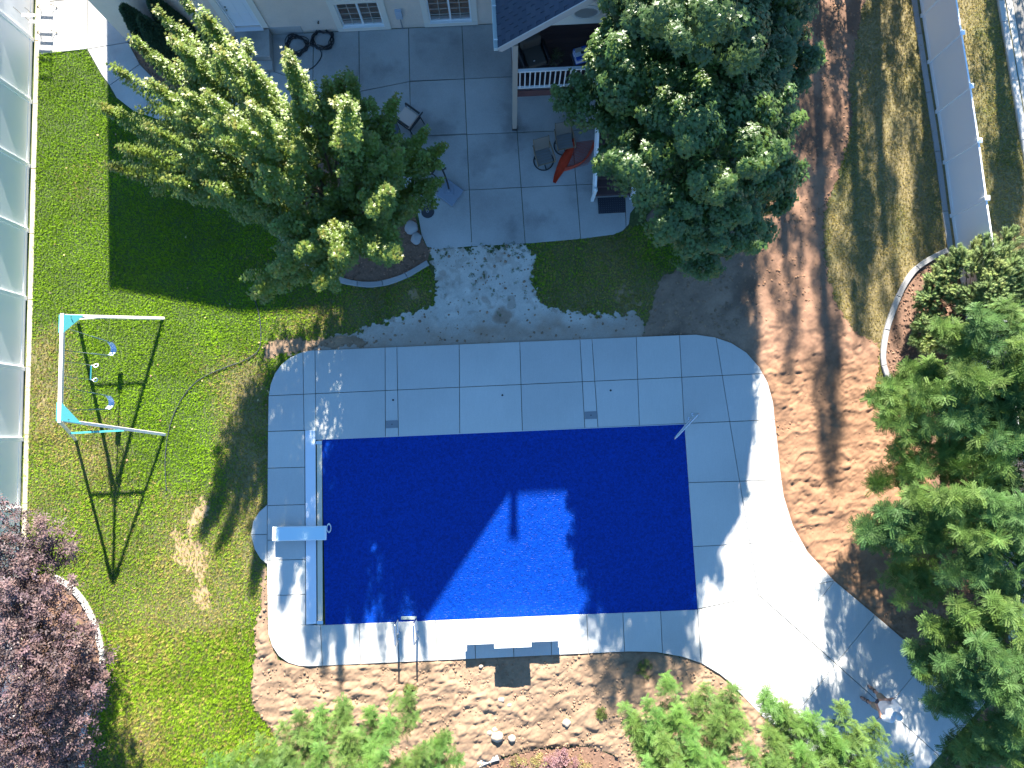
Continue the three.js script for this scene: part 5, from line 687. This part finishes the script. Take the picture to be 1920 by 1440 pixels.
// purple-leaved plum
seed(1200);
{ const base = at(110, 1225), br = []; tree('plum_tree', 'purple-leaved plum tree in the lower left corner', base, V(base.x, 1.9, base.z), 0.12, SPRIG.plum, LEAF.plum, (out) => { const P = [[10, 985, 3.4], [60, 1010, 3.4], [88, 1040, 3.0], [105, 1030, 2.8], [20, 1050, 3.8], [60, 1090, 3.8], [110, 1120, 3.2], [30, 1140, 4.2], [90, 1180, 4], [140, 1180, 3], [20, 1220, 4.4], [80, 1250, 4.4], [140, 1240, 3.6], [165, 1225, 2.8], [30, 1300, 4.4], [100, 1310, 4.2], [150, 1300, 3.4], [170, 1290, 2.8], [20, 1380, 4.2], [80, 1380, 4], [130, 1370, 3.6], [60, 1430, 3.6], [115, 1430, 3.4], [0, 1440, 3.6], [140, 1420, 2.8], [-20, 1100, 3.8], [-30, 1250, 4], [15, 1080, 2.4], [40, 1120, 2.6], [15, 1180, 2.8], [45, 1200, 3], [25, 1260, 3], [50, 1330, 3], [20, 1330, 3], [40, 1400, 2.8], [70, 1150, 2.6], [95, 1220, 2.4]]; P.forEach((q, i) => { const p = at(...q); clump(out, p, rr(0.5, 0.72), 95, [0.115, 0.076, 0.076], { v: 0.45, flat: 0.8 }); for (let j = 0; j < 3; j++) { const a = rnd() * 6.283, o = p.clone().add(V(Math.cos(a) * 0.4, 0.2, Math.sin(a) * 0.4)); plume(out, o, o.clone().add(V(Math.cos(a) * 0.4, rr(0.1, 0.5), Math.sin(a) * 0.4)), 0.15, 12, [0.165, 0.105, 0.1], { sub: 0 }); } if (i % 2) br.push([V(base.x, rr(0.8, 1.9), base.z), p, 0.05]); }); }, undefined, br); }
// juniper by the right fence
seed(1250);
{ const base = at(1800, 580), br = []; const g = tree('juniper_shrub', 'bristly olive-green juniper shrub at the end of the right fence', base, V(base.x, 1.6, base.z), 0.1, SPRIG.pine, LEAF.pine, (out) => { const P = []; for (let k = 0; k < 60; k++) { const a = rnd() * 6.283, d = Math.sqrt(rnd()) * 2.0; P.push(V(base.x + 0.3 + Math.cos(a) * d, 1.9 - 0.32 * d * d + rr(-0.2, 0.5), base.z - 0.3 + Math.sin(a) * d)); } for (const q of [[1770, 490, 1.4], [1740, 520, 1.2], [1725, 560, 1.1], [1718, 610, 1.0], [1712, 640, 0.9], [1800, 470, 1.8], [1850, 450, 2.2], [1900, 435, 2.4], [1735, 655, 1.1], [1770, 640, 1.5], [1910, 480, 2.4], [1870, 500, 2.2]]) P.push(at(...q)); P.forEach((t, i) => { if (t.y < 0.4) t.y = 0.4; const d = V(t.x - base.x, 0, t.z - base.z).normalize(), b = t.clone().addScaledVector(d, -0.7).add(V(0, -0.35, 0)); plume(out, b, t, 0.24, 62, rnd() < 0.35 ? [0.24, 0.3, 0.09] : [0.16, 0.23, 0.07], { sub: 4, up: 0.35, solid: 0.25, v: 0.3 }); br.push([V(base.x, 0.8, base.z), b, 0.03]); }); }, undefined, br); g.userData.category = 'shrub'; }
// three clipped arborvitae by the house
seed(1300);
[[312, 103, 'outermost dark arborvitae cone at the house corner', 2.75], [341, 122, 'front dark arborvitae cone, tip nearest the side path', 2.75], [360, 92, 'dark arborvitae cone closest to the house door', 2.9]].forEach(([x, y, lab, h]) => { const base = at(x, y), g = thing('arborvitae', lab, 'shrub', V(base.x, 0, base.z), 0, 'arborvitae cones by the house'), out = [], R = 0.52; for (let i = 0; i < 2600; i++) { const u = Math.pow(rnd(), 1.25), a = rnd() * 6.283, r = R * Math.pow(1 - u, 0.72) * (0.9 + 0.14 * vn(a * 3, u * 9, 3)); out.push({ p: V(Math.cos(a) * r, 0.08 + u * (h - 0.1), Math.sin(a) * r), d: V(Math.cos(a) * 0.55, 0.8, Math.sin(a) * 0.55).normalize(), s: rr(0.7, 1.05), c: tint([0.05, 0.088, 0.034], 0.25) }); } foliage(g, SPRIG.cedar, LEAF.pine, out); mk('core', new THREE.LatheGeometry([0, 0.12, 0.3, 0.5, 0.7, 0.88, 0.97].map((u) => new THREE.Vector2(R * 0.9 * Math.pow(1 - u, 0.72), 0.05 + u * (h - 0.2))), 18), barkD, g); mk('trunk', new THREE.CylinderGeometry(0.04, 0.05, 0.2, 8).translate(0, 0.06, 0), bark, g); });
// pinkish barberry at the bottom, low plants
seed(1350);
{ const base = at(1035, 1436), g = thing('barberry_shrub', 'low pinkish-purple shrub at the bottom edge of the soil', 'shrub', V(base.x, 0, base.z)), out = []; for (let k = 0; k < 26; k++) { const a = rnd() * 6.283, d = Math.sqrt(rnd()); const t = V(Math.cos(a) * d * 1.7, 0.75 - 0.3 * d + rr(-0.1, 0.15), Math.sin(a) * d * 0.55); plume(out, t.clone().multiplyScalar(0.6), t, 0.2, 26, rnd() < 0.25 ? [0.2, 0.17, 0.06] : [0.22, 0.12, 0.12], { sub: 1, s0: 0.7, solid: 0.1 }); } foliage(g, SPRIG.plum, LEAF.plum, out); for (let k = 0; k < 7; k++) { const a = k * 0.9; mk('stem', rod(V(Math.cos(a) * 0.1, 0, Math.sin(a) * 0.08), V(Math.cos(a) * 1.1, 0.5, Math.sin(a) * 0.35), 0.012, 0.006, 5), bark, g); } }
for (const [x, y, r, lab] of [[1208, 1250, 0.3, 'small yellowish weed on the soil just below the pool deck'], [770, 1290, 0.22, 'small pale weed on the soil below the ladder shadows'], [145, 1185, 0.3, 'bright green weed in the mulch by the pale kerb'], [1128, 1338, 0.14, 'tiny weed on the open soil at the bottom']]) { const p = at(x, y), g = thing('weed', lab, 'weed', V(p.x, 0.03, p.z)), out = []; clump(out, V(0, 0.03, 0), r, 16, [0.16, 0.2, 0.05], { flat: 0.5, s0: 0.55, down: 0.2 }); foliage(g, SPRIG.fluff, LEAF.locust, out); }
{ const p = onDeck(1042, 118), g = thing('potted_plant', 'small potted plant on the deck behind the railing', 'plant', p), out = []; mk('pot', new THREE.LatheGeometry([[0.0, 0], [0.1, 0], [0.13, 0.2], [0.145, 0.2], [0.145, 0.23], [0.12, 0.23], [0.11, 0.2], [0, 0.2]].map((q) => new THREE.Vector2(...q)), 24), std([0.08, 0.06, 0.05], 0.7), g); clump(out, V(0, 0.3, 0), 0.17, 30, [0.09, 0.12, 0.05], { s0: 0.6, down: -0.1 }); foliage(g, SPRIG.plum, LEAF.maple, out); }

// ---------- grass, mulch chips, stones, litter ----------
seed(2000);
{
  const blades = (n, L, w) => { const t = []; for (let i = 0; i < n; i++) { const a = rnd() * 6.283, l = rr(0.25, 0.75), d = V(Math.cos(a) * l, 1, Math.sin(a) * l).normalize(), s = V(-Math.sin(a), 0, Math.cos(a)).multiplyScalar(w / 2), b = V(rr(-0.02, 0.02), 0, rr(-0.02, 0.02)), m = b.clone().addScaledVector(d, L * 0.6), e = m.clone().add(V(Math.cos(a) * L * 0.35, L * 0.22, Math.sin(a) * L * 0.35)); const A = b.clone().add(s), B = b.clone().sub(s), C = m.clone().addScaledVector(s, 0.7), D = m.clone().addScaledVector(s, -0.7); t.push(...A.toArray(), ...B.toArray(), ...C.toArray(), ...C.toArray(), ...B.toArray(), ...D.toArray(), ...C.toArray(), ...D.toArray(), ...e.toArray()); } return geoOf(t); };
  const kinds = [blades(6, 0.07, 0.011), blades(7, 0.06, 0.012), blades(5, 0.085, 0.011)], out = [[], [], []];
  const lawnEdge = (x, z) => look(mLawn, x, z) > 0.5;
  const mLawn = maskCanvas(({ fill }) => { fill([[70, 100], [163, 93], [190, 141], [218, 184], [250, 209], [290, 223], [345, 242], [440, 252], [505, 300], [500, 400], [520, 436], [555, 476], [590, 506], [640, 527], [700, 535], [755, 521], [803, 496], [830, 560], [830, 640], [560, 664], [520, 690], [502, 740], [502, 940], [472, 980], [470, 1020], [500, 1062], [503, 1180], [540, 1400], [545, 1480], [165, 1480], [150, 1400], [170, 1330], [192, 1240], [178, 1165], [150, 1116], [100, 1078], [40, 1078], [44, 900], [58, 500]]); fill([[985, 458], [1000, 457], [1150, 441], [1182, 425], [1300, 400], [1400, 560], [1250, 620], [985, 620]]); fill([[1470, -130], [1690, -130], [1718, 0], [1774, 420], [1782, 465], [1752, 479], [1714, 503], [1692, 535], [1674, 575], [1658, 625], [1652, 680], [1655, 760], [1500, 720], [1450, 400]]); fill([[1735, -130], [1850, -130], [1872, 0], [1960, 500], [1990, 640], [1850, 640]]); });
  const step = 0.056, pal = [[0.178, 0.315, 0.006], [0.215, 0.355, 0.012], [0.15, 0.27, 0.006]];
  for (let x = -18; x < 18.6; x += step) for (let z = -15.6; z < 11.2; z += step) {
    const px = x + rr(-0.03, 0.03), pz = z + rr(-0.03, 0.03); if (!lawnEdge(px, pz)) continue;
    const c = cover(px, pz); if (c.mulch || c.soil || c.sand || (c.bare && rnd() < 0.6)) continue;
    const t = fbm(px * 0.9, pz * 0.9, 600, 3), right = px > 7; let dry = c.dry; if (right) dry = clamp(dry * (0.75 + 0.95 * fbm(px * 1.6, pz * 1.6, 610, 3))); if (rnd() < dry * 0.35) continue;
    const k = pal[Math.floor(rnd() * 3)], q = rnd() < dry ? 0.85 : dry * 0.45, v = (0.72 + 0.6 * t) * rr(0.8, 1.2);
    const col = [lerp(k[0] * (right ? 0.9 : 1), 0.36, q) * v, lerp(k[1] * (right ? 0.6 : 1), 0.27, q) * v, lerp(k[2], 0.085, q) * v];
    const s = (0.75 + 0.5 * fbm(px * 1.7, pz * 1.7, 620, 2)) * rr(0.8, 1.25) * (right ? 0.8 : 1) * (pz > 6.2 && px < -7 ? 1.35 : 1); out[Math.floor(rnd() * 3)].push({ x: px, z: pz, s, c: col, a: rnd() * 6.283 });
  }
  const m4 = new THREE.Matrix4(), q = new THREE.Quaternion(), col = new THREE.Color(), gm = leafMat(0.7, 0.2); gm.specularIntensity = 0.2;
  const root = new THREE.Group(); root.name = 'grass'; root.userData = { kind: 'stuff', label: 'short lawn grass, lush on the left and dry on the right', category: 'grass' }; scene.add(root);
  out.forEach((list, k) => { const im = new THREE.InstancedMesh(kinds[k], gm, list.length); im.name = 'grass_blades'; im.userData.kind = 'stuff'; list.forEach((e, i) => { q.setFromAxisAngle(UP, e.a); m4.compose(V(e.x, 0, e.z), q, V(e.s, e.s, e.s)); im.setMatrixAt(i, m4); im.setColorAt(i, col.setRGB(...e.c)); }); root.add(shadowed(im)); });
  console.log('grass', out.map((l) => l.length).join());
}
{ // bark chips
  seed(2100); const chip = [new THREE.BoxGeometry(0.07, 0.014, 0.03), new THREE.BoxGeometry(0.05, 0.016, 0.035)], out = [[], []];
  for (let i = 0; i < 60000; i++) { const x = rr(-17.5, 17.5), z = rr(-14.5, 11); if (look(mMulch, x, z) < 0.5) continue; out[i % 2].push([x, z]); }
  const root = new THREE.Group(); root.name = 'bark_mulch'; root.userData = { kind: 'stuff', label: 'brown bark chips covering the planting beds', category: 'mulch' }; scene.add(root);
  const m4 = new THREE.Matrix4(), q = new THREE.Quaternion(), col = new THREE.Color(), m = std([1, 1, 1], 0.95);
  out.forEach((list, k) => { const im = new THREE.InstancedMesh(chip[k], m, list.length); im.name = 'bark_chips'; im.userData.kind = 'stuff'; list.forEach(([x, z], i) => { q.setFromEuler(new THREE.Euler(rr(-0.4, 0.4), rnd() * 6.28, rr(-0.4, 0.4))); const s = rr(0.6, 1.4); m4.compose(V(x, rr(0.005, 0.03), z), q, V(s, s, s)); im.setMatrixAt(i, m4); const t = rr(0.5, 1.6); im.setColorAt(i, col.setRGB(0.24 * t, 0.135 * t, 0.085 * t)); }); root.add(shadowed(im)); });
}
const stoneGeo = (s, k) => { const g = mergeVertices(new THREE.IcosahedronGeometry(1, 2).deleteAttribute('normal').deleteAttribute('uv')), p = g.attributes.position; for (let i = 0; i < p.count; i++) { const x = p.getX(i), y = p.getY(i), z = p.getZ(i), f = 0.8 + 0.45 * vn(x * 1.6 + k * 9, y * 1.6 + z * 2.1, k); p.setXYZ(i, x * f * s, y * f * s * 0.62, z * f * s * 0.85); } g.computeVertexNormals(); return g; };
[[932, 1378, 0.19, 'largest pale stone on the bare soil'], [960, 1381, 0.13, 'pale stone right of the largest one'], [918, 1372, 0.1, 'pale stone left of the largest one'], [928, 1366, 0.09, 'small pale stone above the largest one'], [1062, 1353, 0.14, 'lone pale stone on the soil toward the right'], [940, 1310, 0.1, 'small stone below the spillway wall shadow'], [902, 1248, 0.07, 'small stone at the deck edge by the spillway shadow'], [955, 1320, 0.07, 'smallest stone below the spillway wall shadow']].forEach(([x, y, s, lab], i) => { const p = at(x, y), m = mk('stone', stoneGeo(s, i + 1), std([0.42, 0.34, 0.25], 0.9)); m.position.set(p.x, 0.08 + s * 0.3, p.z); tag(m, lab, 'stone', 'stones on the bare soil'); });
[[772, 428, 0.24, 'big grey rock at the right edge of the maple bed'], [781, 448, 0.2, 'long grey rock at the corner of the maple bed']].forEach(([x, y, s, lab], i) => { const p = at(x, y), m = mk('rock', stoneGeo(s, i + 20), std([0.36, 0.35, 0.34], 0.9)); m.position.set(p.x, s * 0.4, p.z); m.rotation.y = 1.2; tag(m, lab, 'rock', 'rocks in the maple bed'); });
{ // fallen leaves and earth crumbs
  seed(2200); const root = new THREE.Group(); root.name = 'fallen_leaves'; root.userData = { kind: 'stuff', label: 'a few tan fallen leaves scattered on the lawn', category: 'leaves' }; scene.add(root);
  const t = []; addLeaf(t, V(0, 0, 0), V(1, 0, 0), UP, 0.05, mapleOutline, 0.3); const g = geoOf(t), im = new THREE.InstancedMesh(g, leafMat(0.8, 0.1), 70), m4 = new THREE.Matrix4(), q = new THREE.Quaternion(), col = new THREE.Color(); im.name = 'leaf_litter'; im.userData.kind = 'stuff';
  for (let i = 0; i < 70; i++) { const p = i < 50 ? at(rr(80, 470), rr(130, 1420)) : at(rr(480, 520), rr(640, 760)); q.setFromEuler(new THREE.Euler(rr(-0.4, 0.4), rnd() * 6.28, rr(-0.4, 0.4))); m4.compose(V(p.x, 0.07, p.z), q, V(1, 1, 1).multiplyScalar(rr(0.6, 1.3))); im.setMatrixAt(i, m4); im.setColorAt(i, col.setRGB(...tint(rnd() < 0.3 ? [0.4, 0.2, 0.14] : [0.5, 0.4, 0.18], 0.3))); } root.add(shadowed(im));
  const cr = new THREE.Group(); cr.name = 'soil_crumbs'; cr.userData = { kind: 'stuff', label: 'crumbs of earth strewn over the bare soil', category: 'soil' }; scene.add(cr);
  const list = []; for (let i = 0; i < 60000; i++) { const x = rr(-9, 17), z = rr(-15, 11), c = cover(x, z); if (!(c.soil || (c.sand && rnd() < 0.35)) || c.mulch || look(mDeck, x, z) > 0.3) continue; list.push([x, z, c.sand && !c.soil]); }
  const im2 = new THREE.InstancedMesh(stoneGeo(1, 3), std([1, 1, 1], 0.95), list.length); im2.name = 'crumbs'; im2.userData.kind = 'stuff'; list.forEach(([x, z, sd], i) => { const s = 0.012 + 0.045 * Math.pow(rnd(), 4); q.setFromAxisAngle(UP, rnd() * 6.28); m4.compose(V(x, sd ? 0.02 : (z > 5.4 ? 0.075 : 0.03), z), q, V(s, s, s)); im2.setMatrixAt(i, m4); const c = soilTone(x, z, 0.5), k = rr(0.8, 1.2); im2.setColorAt(i, col.setRGB(c[0] * k, c[1] * k, c[2] * k)); }); cr.add(shadowed(im2));
  // weeds left standing in the sand
  const wd = new THREE.Group(); wd.name = 'sand_weeds'; wd.userData = { kind: 'stuff', label: 'sparse grass tufts left in the pale sand', category: 'weeds' }; scene.add(wd); const out = [];
  for (let i = 0; i < 900; i++) { const p = at(rr(800, 1010), rr(455, 600)), c = cover(p.x, p.z); if (!c.sand) continue; const nearTop = p.z < -6.1; if (rnd() > (nearTop ? 0.5 : 0.08) || vn(p.x * 4, p.z * 4, 9) < 0.45) continue; for (let k = 0; k < 5; k++) out.push({ p: V(p.x + rr(-0.06, 0.06), 0.01, p.z + rr(-0.06, 0.06)), d: V(rr(-0.3, 0.3), 1, rr(-0.3, 0.3)).normalize(), s: rr(0.2, 0.42), c: tint([0.1, 0.15, 0.04], 0.4) }); } foliage(wd, SPRIG.cedar, LEAF.pine, out, 'weed_tufts');
}

// ---------- the man with the controller ----------
{
  const foot = at(1630, 1304, DECK), g = thing('person', 'man in white shirt, khaki shorts, sandals and pale cap holding a controller', 'person', V(foot.x, DECK, foot.z));
  const f = V(-0.82, 0, -0.57).normalize(), r = V(-f.z, 0, f.x); // r: his left/right axis
  const W = (a, y, b) => V(0, y, 0).addScaledVector(f, a).addScaledVector(r, b); // forward, up, sideways
  const sdf = (bones) => (p) => { let d = 9; for (const [a, b, ra, rb, k = 0.04] of bones) { const ab = b.clone().sub(a), t = clamp(p.clone().sub(a).dot(ab) / Math.max(1e-6, ab.lengthSq())), e = p.distanceTo(a.clone().addScaledVector(ab, t)) - lerp(ra, rb, t), h = Math.max(k - Math.abs(d - e), 0) / k; d = Math.min(d, e) - h * h * k * 0.25; } return d; };
  const meshOf = (bones, lo, hi, cell) => {
    const s = Math.max(hi.x - lo.x, hi.y - lo.y, hi.z - lo.z), n = Math.min(110, Math.ceil(s / cell) + 4), mc = new MarchingCubes(n, new THREE.MeshBasicMaterial(), false, false, 200000), fn = sdf(bones), c = lo.clone().add(hi).multiplyScalar(0.5), h = s / 2 * 1.06; mc.isolation = 0;
    for (let k = 0; k < n; k++) for (let j = 0; j < n; j++) for (let i = 0; i < n; i++) mc.field[i + j * n + k * n * n] = -fn(V(c.x + ((i - n / 2) / (n / 2)) * h, c.y + ((j - n / 2) / (n / 2)) * h, c.z + ((k - n / 2) / (n / 2)) * h));
    mc.update(); const cnt = mc.count, gg = new THREE.BufferGeometry(), P = mc.positionArray.slice(0, cnt * 3); for (let i = 0; i < cnt; i++) { P[3 * i] = c.x + P[3 * i] * h; P[3 * i + 1] = c.y + P[3 * i + 1] * h; P[3 * i + 2] = c.z + P[3 * i + 2] * h; } gg.setAttribute('position', new THREE.BufferAttribute(P, 3)); const m = mergeVertices(gg, 1e-5); m.computeVertexNormals(); return m;
  };
  g.scale.setScalar(1.07);
  const skin = std([0.5, 0.27, 0.19], 0.6), hipL = W(0, 0.92, 0.1), hipR = W(0, 0.92, -0.1), kneeL = W(0.05, 0.5, 0.17), kneeR = W(0.05, 0.5, -0.15), ankL = W(0, 0.09, 0.2), ankR = W(0.0, 0.09, -0.17);
  const chest = W(-0.0, 1.3, 0), neck = W(-0.01, 1.5, 0), shL = W(-0.02, 1.42, 0.2), shR = W(-0.02, 1.42, -0.2), elL = W(0.06, 1.13, 0.3), elR = W(0.06, 1.13, -0.3), wrL = W(0.3, 1.12, 0.12), wrR = W(0.3, 1.12, -0.12);
  const bones = [[hipL, kneeL, 0.09, 0.06], [hipR, kneeR, 0.09, 0.06], [kneeL, ankL, 0.058, 0.038], [kneeR, ankR, 0.058, 0.038], [W(0, 0.95, -0.05), W(0, 0.95, 0.05), 0.12, 0.12], [W(0, 0.95, 0), chest, 0.12, 0.13, 0.1], [W(0, 1.36, -0.12), W(0, 1.36, 0.12), 0.1, 0.1, 0.08], [chest, neck, 0.1, 0.055], [neck, W(0.02, 1.58, 0), 0.055, 0.055], [shL, elL, 0.055, 0.043], [shR, elR, 0.055, 0.043], [elL, wrL, 0.042, 0.028], [elR, wrR, 0.042, 0.028]];
  for (const [an, s] of [[ankL, 1], [ankR, -1]]) { const o = an.clone().addScaledVector(r, s * 0.02); bones.push([an.clone().addScaledVector(f, -0.04).setY(0.05), an.clone().addScaledVector(f, 0.12).addScaledVector(r, s * 0.02).setY(0.045), 0.036, 0.036], [an.clone().addScaledVector(f, 0.1).addScaledVector(r, s * 0.01).setY(0.04), an.clone().addScaledVector(f, 0.19).addScaledVector(r, s * 0.03).setY(0.035), 0.04, 0.028]); }
  const body = meshOf(bones, W(-0.1, 0, 0).clone().add(V(-0.5, 0, -0.5)), V(0.5, 1.7, 0.5), 0.016);
  const hands = [];
  for (const [wr, s] of [[wrL, 1], [wrR, -1]]) { // hands closed on the controller
    const hb = [], pd = f.clone().multiplyScalar(0.75).addScaledVector(r, -s * 0.55).normalize(), palm = wr.clone().addScaledVector(pd, 0.075); hb.push([wr, palm, 0.028, 0.034, 0.03]);
    for (let k = 0; k < 4; k++) { const o = palm.clone().add(V(0, 0.024 - k * 0.017, 0)), l = [0.034, 0.038, 0.036, 0.028][k], a = o.clone().addScaledVector(pd, l).addScaledVector(f, 0.01), b = a.clone().addScaledVector(r, -s * 0.03).addScaledVector(f, 0.0); hb.push([o, a, 0.0095, 0.009, 0.006], [a, b, 0.009, 0.0078, 0.005]); }
    const th = palm.clone().addScaledVector(pd, -0.03).add(V(0, 0.03, 0)); hb.push([th, th.clone().addScaledVector(r, -s * 0.03).addScaledVector(f, 0.03).add(V(0, 0.02, 0)), 0.012, 0.01, 0.01], [th.clone().addScaledVector(r, -s * 0.03).addScaledVector(f, 0.03).add(V(0, 0.02, 0)), th.clone().addScaledVector(r, -s * 0.05).addScaledVector(f, 0.05).add(V(0, 0.015, 0)), 0.01, 0.008, 0.006]);
    hands.push(meshOf(hb, palm.clone().add(V(-0.1, -0.1, -0.1)), palm.clone().add(V(0.1, 0.1, 0.1)), 0.004));
  }
  const hc = W(0.045, 1.66, 0), HP = (a, y, b) => hc.clone().addScaledVector(f, a).add(V(0, y, 0)).addScaledVector(r, b);
  const headB = [[HP(-0.02, 0.03, 0), HP(0.01, 0.02, 0), 0.093, 0.085, 0.05], [HP(0.03, -0.05, 0), HP(0.055, -0.085, 0), 0.062, 0.042, 0.06], [HP(0.085, 0.0, 0), HP(0.108, -0.03, 0), 0.012, 0.016, 0.02], [HP(0.08, -0.065, -0.018), HP(0.08, -0.065, 0.018), 0.012, 0.012, 0.012], [HP(-0.005, -0.01, 0.088), HP(-0.01, -0.04, 0.085), 0.016, 0.012, 0.01], [HP(-0.005, -0.01, -0.088), HP(-0.01, -0.04, -0.085), 0.016, 0.012, 0.01], [HP(0.07, 0.025, -0.04), HP(0.07, 0.025, 0.04), 0.022, 0.022, 0.03], [W(0.01, 1.55, 0), hc, 0.055, 0.06, 0.04]];
  const head = meshOf(headB, hc.clone().add(V(-0.17, -0.17, -0.17)), hc.clone().add(V(0.17, 0.17, 0.17)), 0.0055);
  const bodyMesh = mk('body', [body, ...hands, head].map((q) => { const n = q.toNonIndexed(); n.deleteAttribute('uv'); return n; }).map((n) => n.setAttribute('uv', new THREE.Float32BufferAttribute(new Float32Array(n.attributes.position.count * 2), 2))), skin, g);
  for (const s of [-1, 1]) mk('eye', new THREE.SphereGeometry(0.0115, 10, 8).translate(...HP(0.083, 0.008, s * 0.034).toArray()), std([0.05, 0.04, 0.035], 0.3), bodyMesh);
  const shirtB = [[W(0, 0.9, -0.06), W(0, 0.9, 0.06), 0.152, 0.152], [W(0.0, 0.9, 0), W(0.01, 1.28, 0), 0.15, 0.165, 0.12], [W(0, 1.36, -0.13), W(0, 1.36, 0.13), 0.125, 0.125, 0.1], [shL, shL.clone().lerp(elL, 0.68), 0.082, 0.082, 0.06], [shR, shR.clone().lerp(elR, 0.68), 0.082, 0.082, 0.06], [W(0, 1.42, 0), W(-0.005, 1.48, 0), 0.09, 0.075, 0.05]];
  const clip = (geo, y0, y1 = 9) => { const n = geo.index ? geo.toNonIndexed() : geo, p = n.attributes.position, keep = []; for (let i = 0; i < p.count; i += 3) { const y = (p.getY(i) + p.getY(i + 1) + p.getY(i + 2)) / 3; if (y > y0 && y < y1) for (let k = 0; k < 9; k++) keep.push(p.array[i * 3 + k]); } const o = new THREE.BufferGeometry(); o.setAttribute('position', new THREE.Float32BufferAttribute(keep, 3)); const m = mergeVertices(o, 1e-5); m.computeVertexNormals(); return m; };
  mk('shirt', clip(meshOf(shirtB, V(-0.45, 0.7, -0.45), V(0.45, 1.62, 0.45), 0.014), 0.84, 1.535), std([0.74, 0.76, 0.8], 0.85, { side: THREE.DoubleSide }), bodyMesh);
  const shortB = [[W(0, 0.93, -0.06), W(0, 0.93, 0.06), 0.14, 0.14], [hipL, kneeL.clone().lerp(hipL, 0.08), 0.115, 0.098, 0.05], [hipR, kneeR.clone().lerp(hipR, 0.08), 0.115, 0.098, 0.05]];
  mk('shorts', clip(meshOf(shortB, V(-0.4, 0.4, -0.4), V(0.4, 1.1, 0.4), 0.014), 0.5, 0.98), std([0.24, 0.2, 0.15], 0.9, { side: THREE.DoubleSide }), bodyMesh);
  // cap: crown and brim
  const q = new THREE.Quaternion().setFromUnitVectors(V(0, 0, 1), f); const capM = std([0.55, 0.62, 0.66], 0.8);
  const cap = mk('cap', new THREE.SphereGeometry(0.108, 24, 12, 0, 6.2832, 0, 1.5).scale(1, 0.92, 1.08).applyQuaternion(q).translate(...HP(-0.01, 0.04, 0).toArray()), capM, bodyMesh);
  mk('brim', new THREE.CylinderGeometry(0.095, 0.095, 0.008, 24, 1, false, -1.2, 2.4).scale(1, 1, 1.5).translate(0, 0, 0.035).applyQuaternion(q).translate(...HP(0.0, 0.045, 0).toArray()), capM, cap);
  mk('hair', new THREE.SphereGeometry(0.102, 20, 10, 0, 6.2832, 1.35, 0.65).scale(1, 1, 1.05).applyQuaternion(q).translate(...HP(-0.022, 0.035, 0).toArray()), std([0.03, 0.025, 0.022], 0.8), bodyMesh);
  for (const [an, s] of [[ankL, 1], [ankR, -1]]) { const c = an.clone().addScaledVector(f, 0.075).addScaledVector(r, s * 0.012), sd = new THREE.Group(); sd.name = 'sandal'; bodyMesh.add(sd); mk('sole', new THREE.CylinderGeometry(0.05, 0.048, 0.018, 20).scale(1, 1, 2.7).applyQuaternion(q).translate(c.x, 0.009, c.z), black, sd); mk('strap', [new THREE.TorusGeometry(0.048, 0.01, 6, 20, Math.PI).scale(1, 1.1, 1).applyQuaternion(q).translate(c.x + f.x * 0.04, 0.03, c.z + f.z * 0.04), new THREE.TorusGeometry(0.043, 0.011, 6, 24).rotateX(Math.PI / 2).scale(1, 1, 1.2).translate(an.x, 0.1, an.z)], black, sd); }
  const ct = W(0.39, 1.13, 0), cg = thing('controller', 'dark handheld controller in the hands of the man', 'controller', ct.clone().multiplyScalar(1.07).add(g.position), Math.atan2(f.x, f.z)); mk('case', box(0.15, 0.04, 0.09, 0, 0, 0, 0.015), black, cg); mk('phone', box(0.14, 0.008, 0.075, 0, 0.06, 0.06).rotateX(0.0), std([0.05, 0.06, 0.08], 0.15), cg); mk('clamp', box(0.03, 0.05, 0.02, 0, 0.035, 0.045), black, cg); for (const s of [-1, 1]) mk('stick', rod(V(s * 0.045, 0.02, 0), V(s * 0.045, 0.035, 0), 0.006), steel, cg);
}
renderer.render(scene, camera);
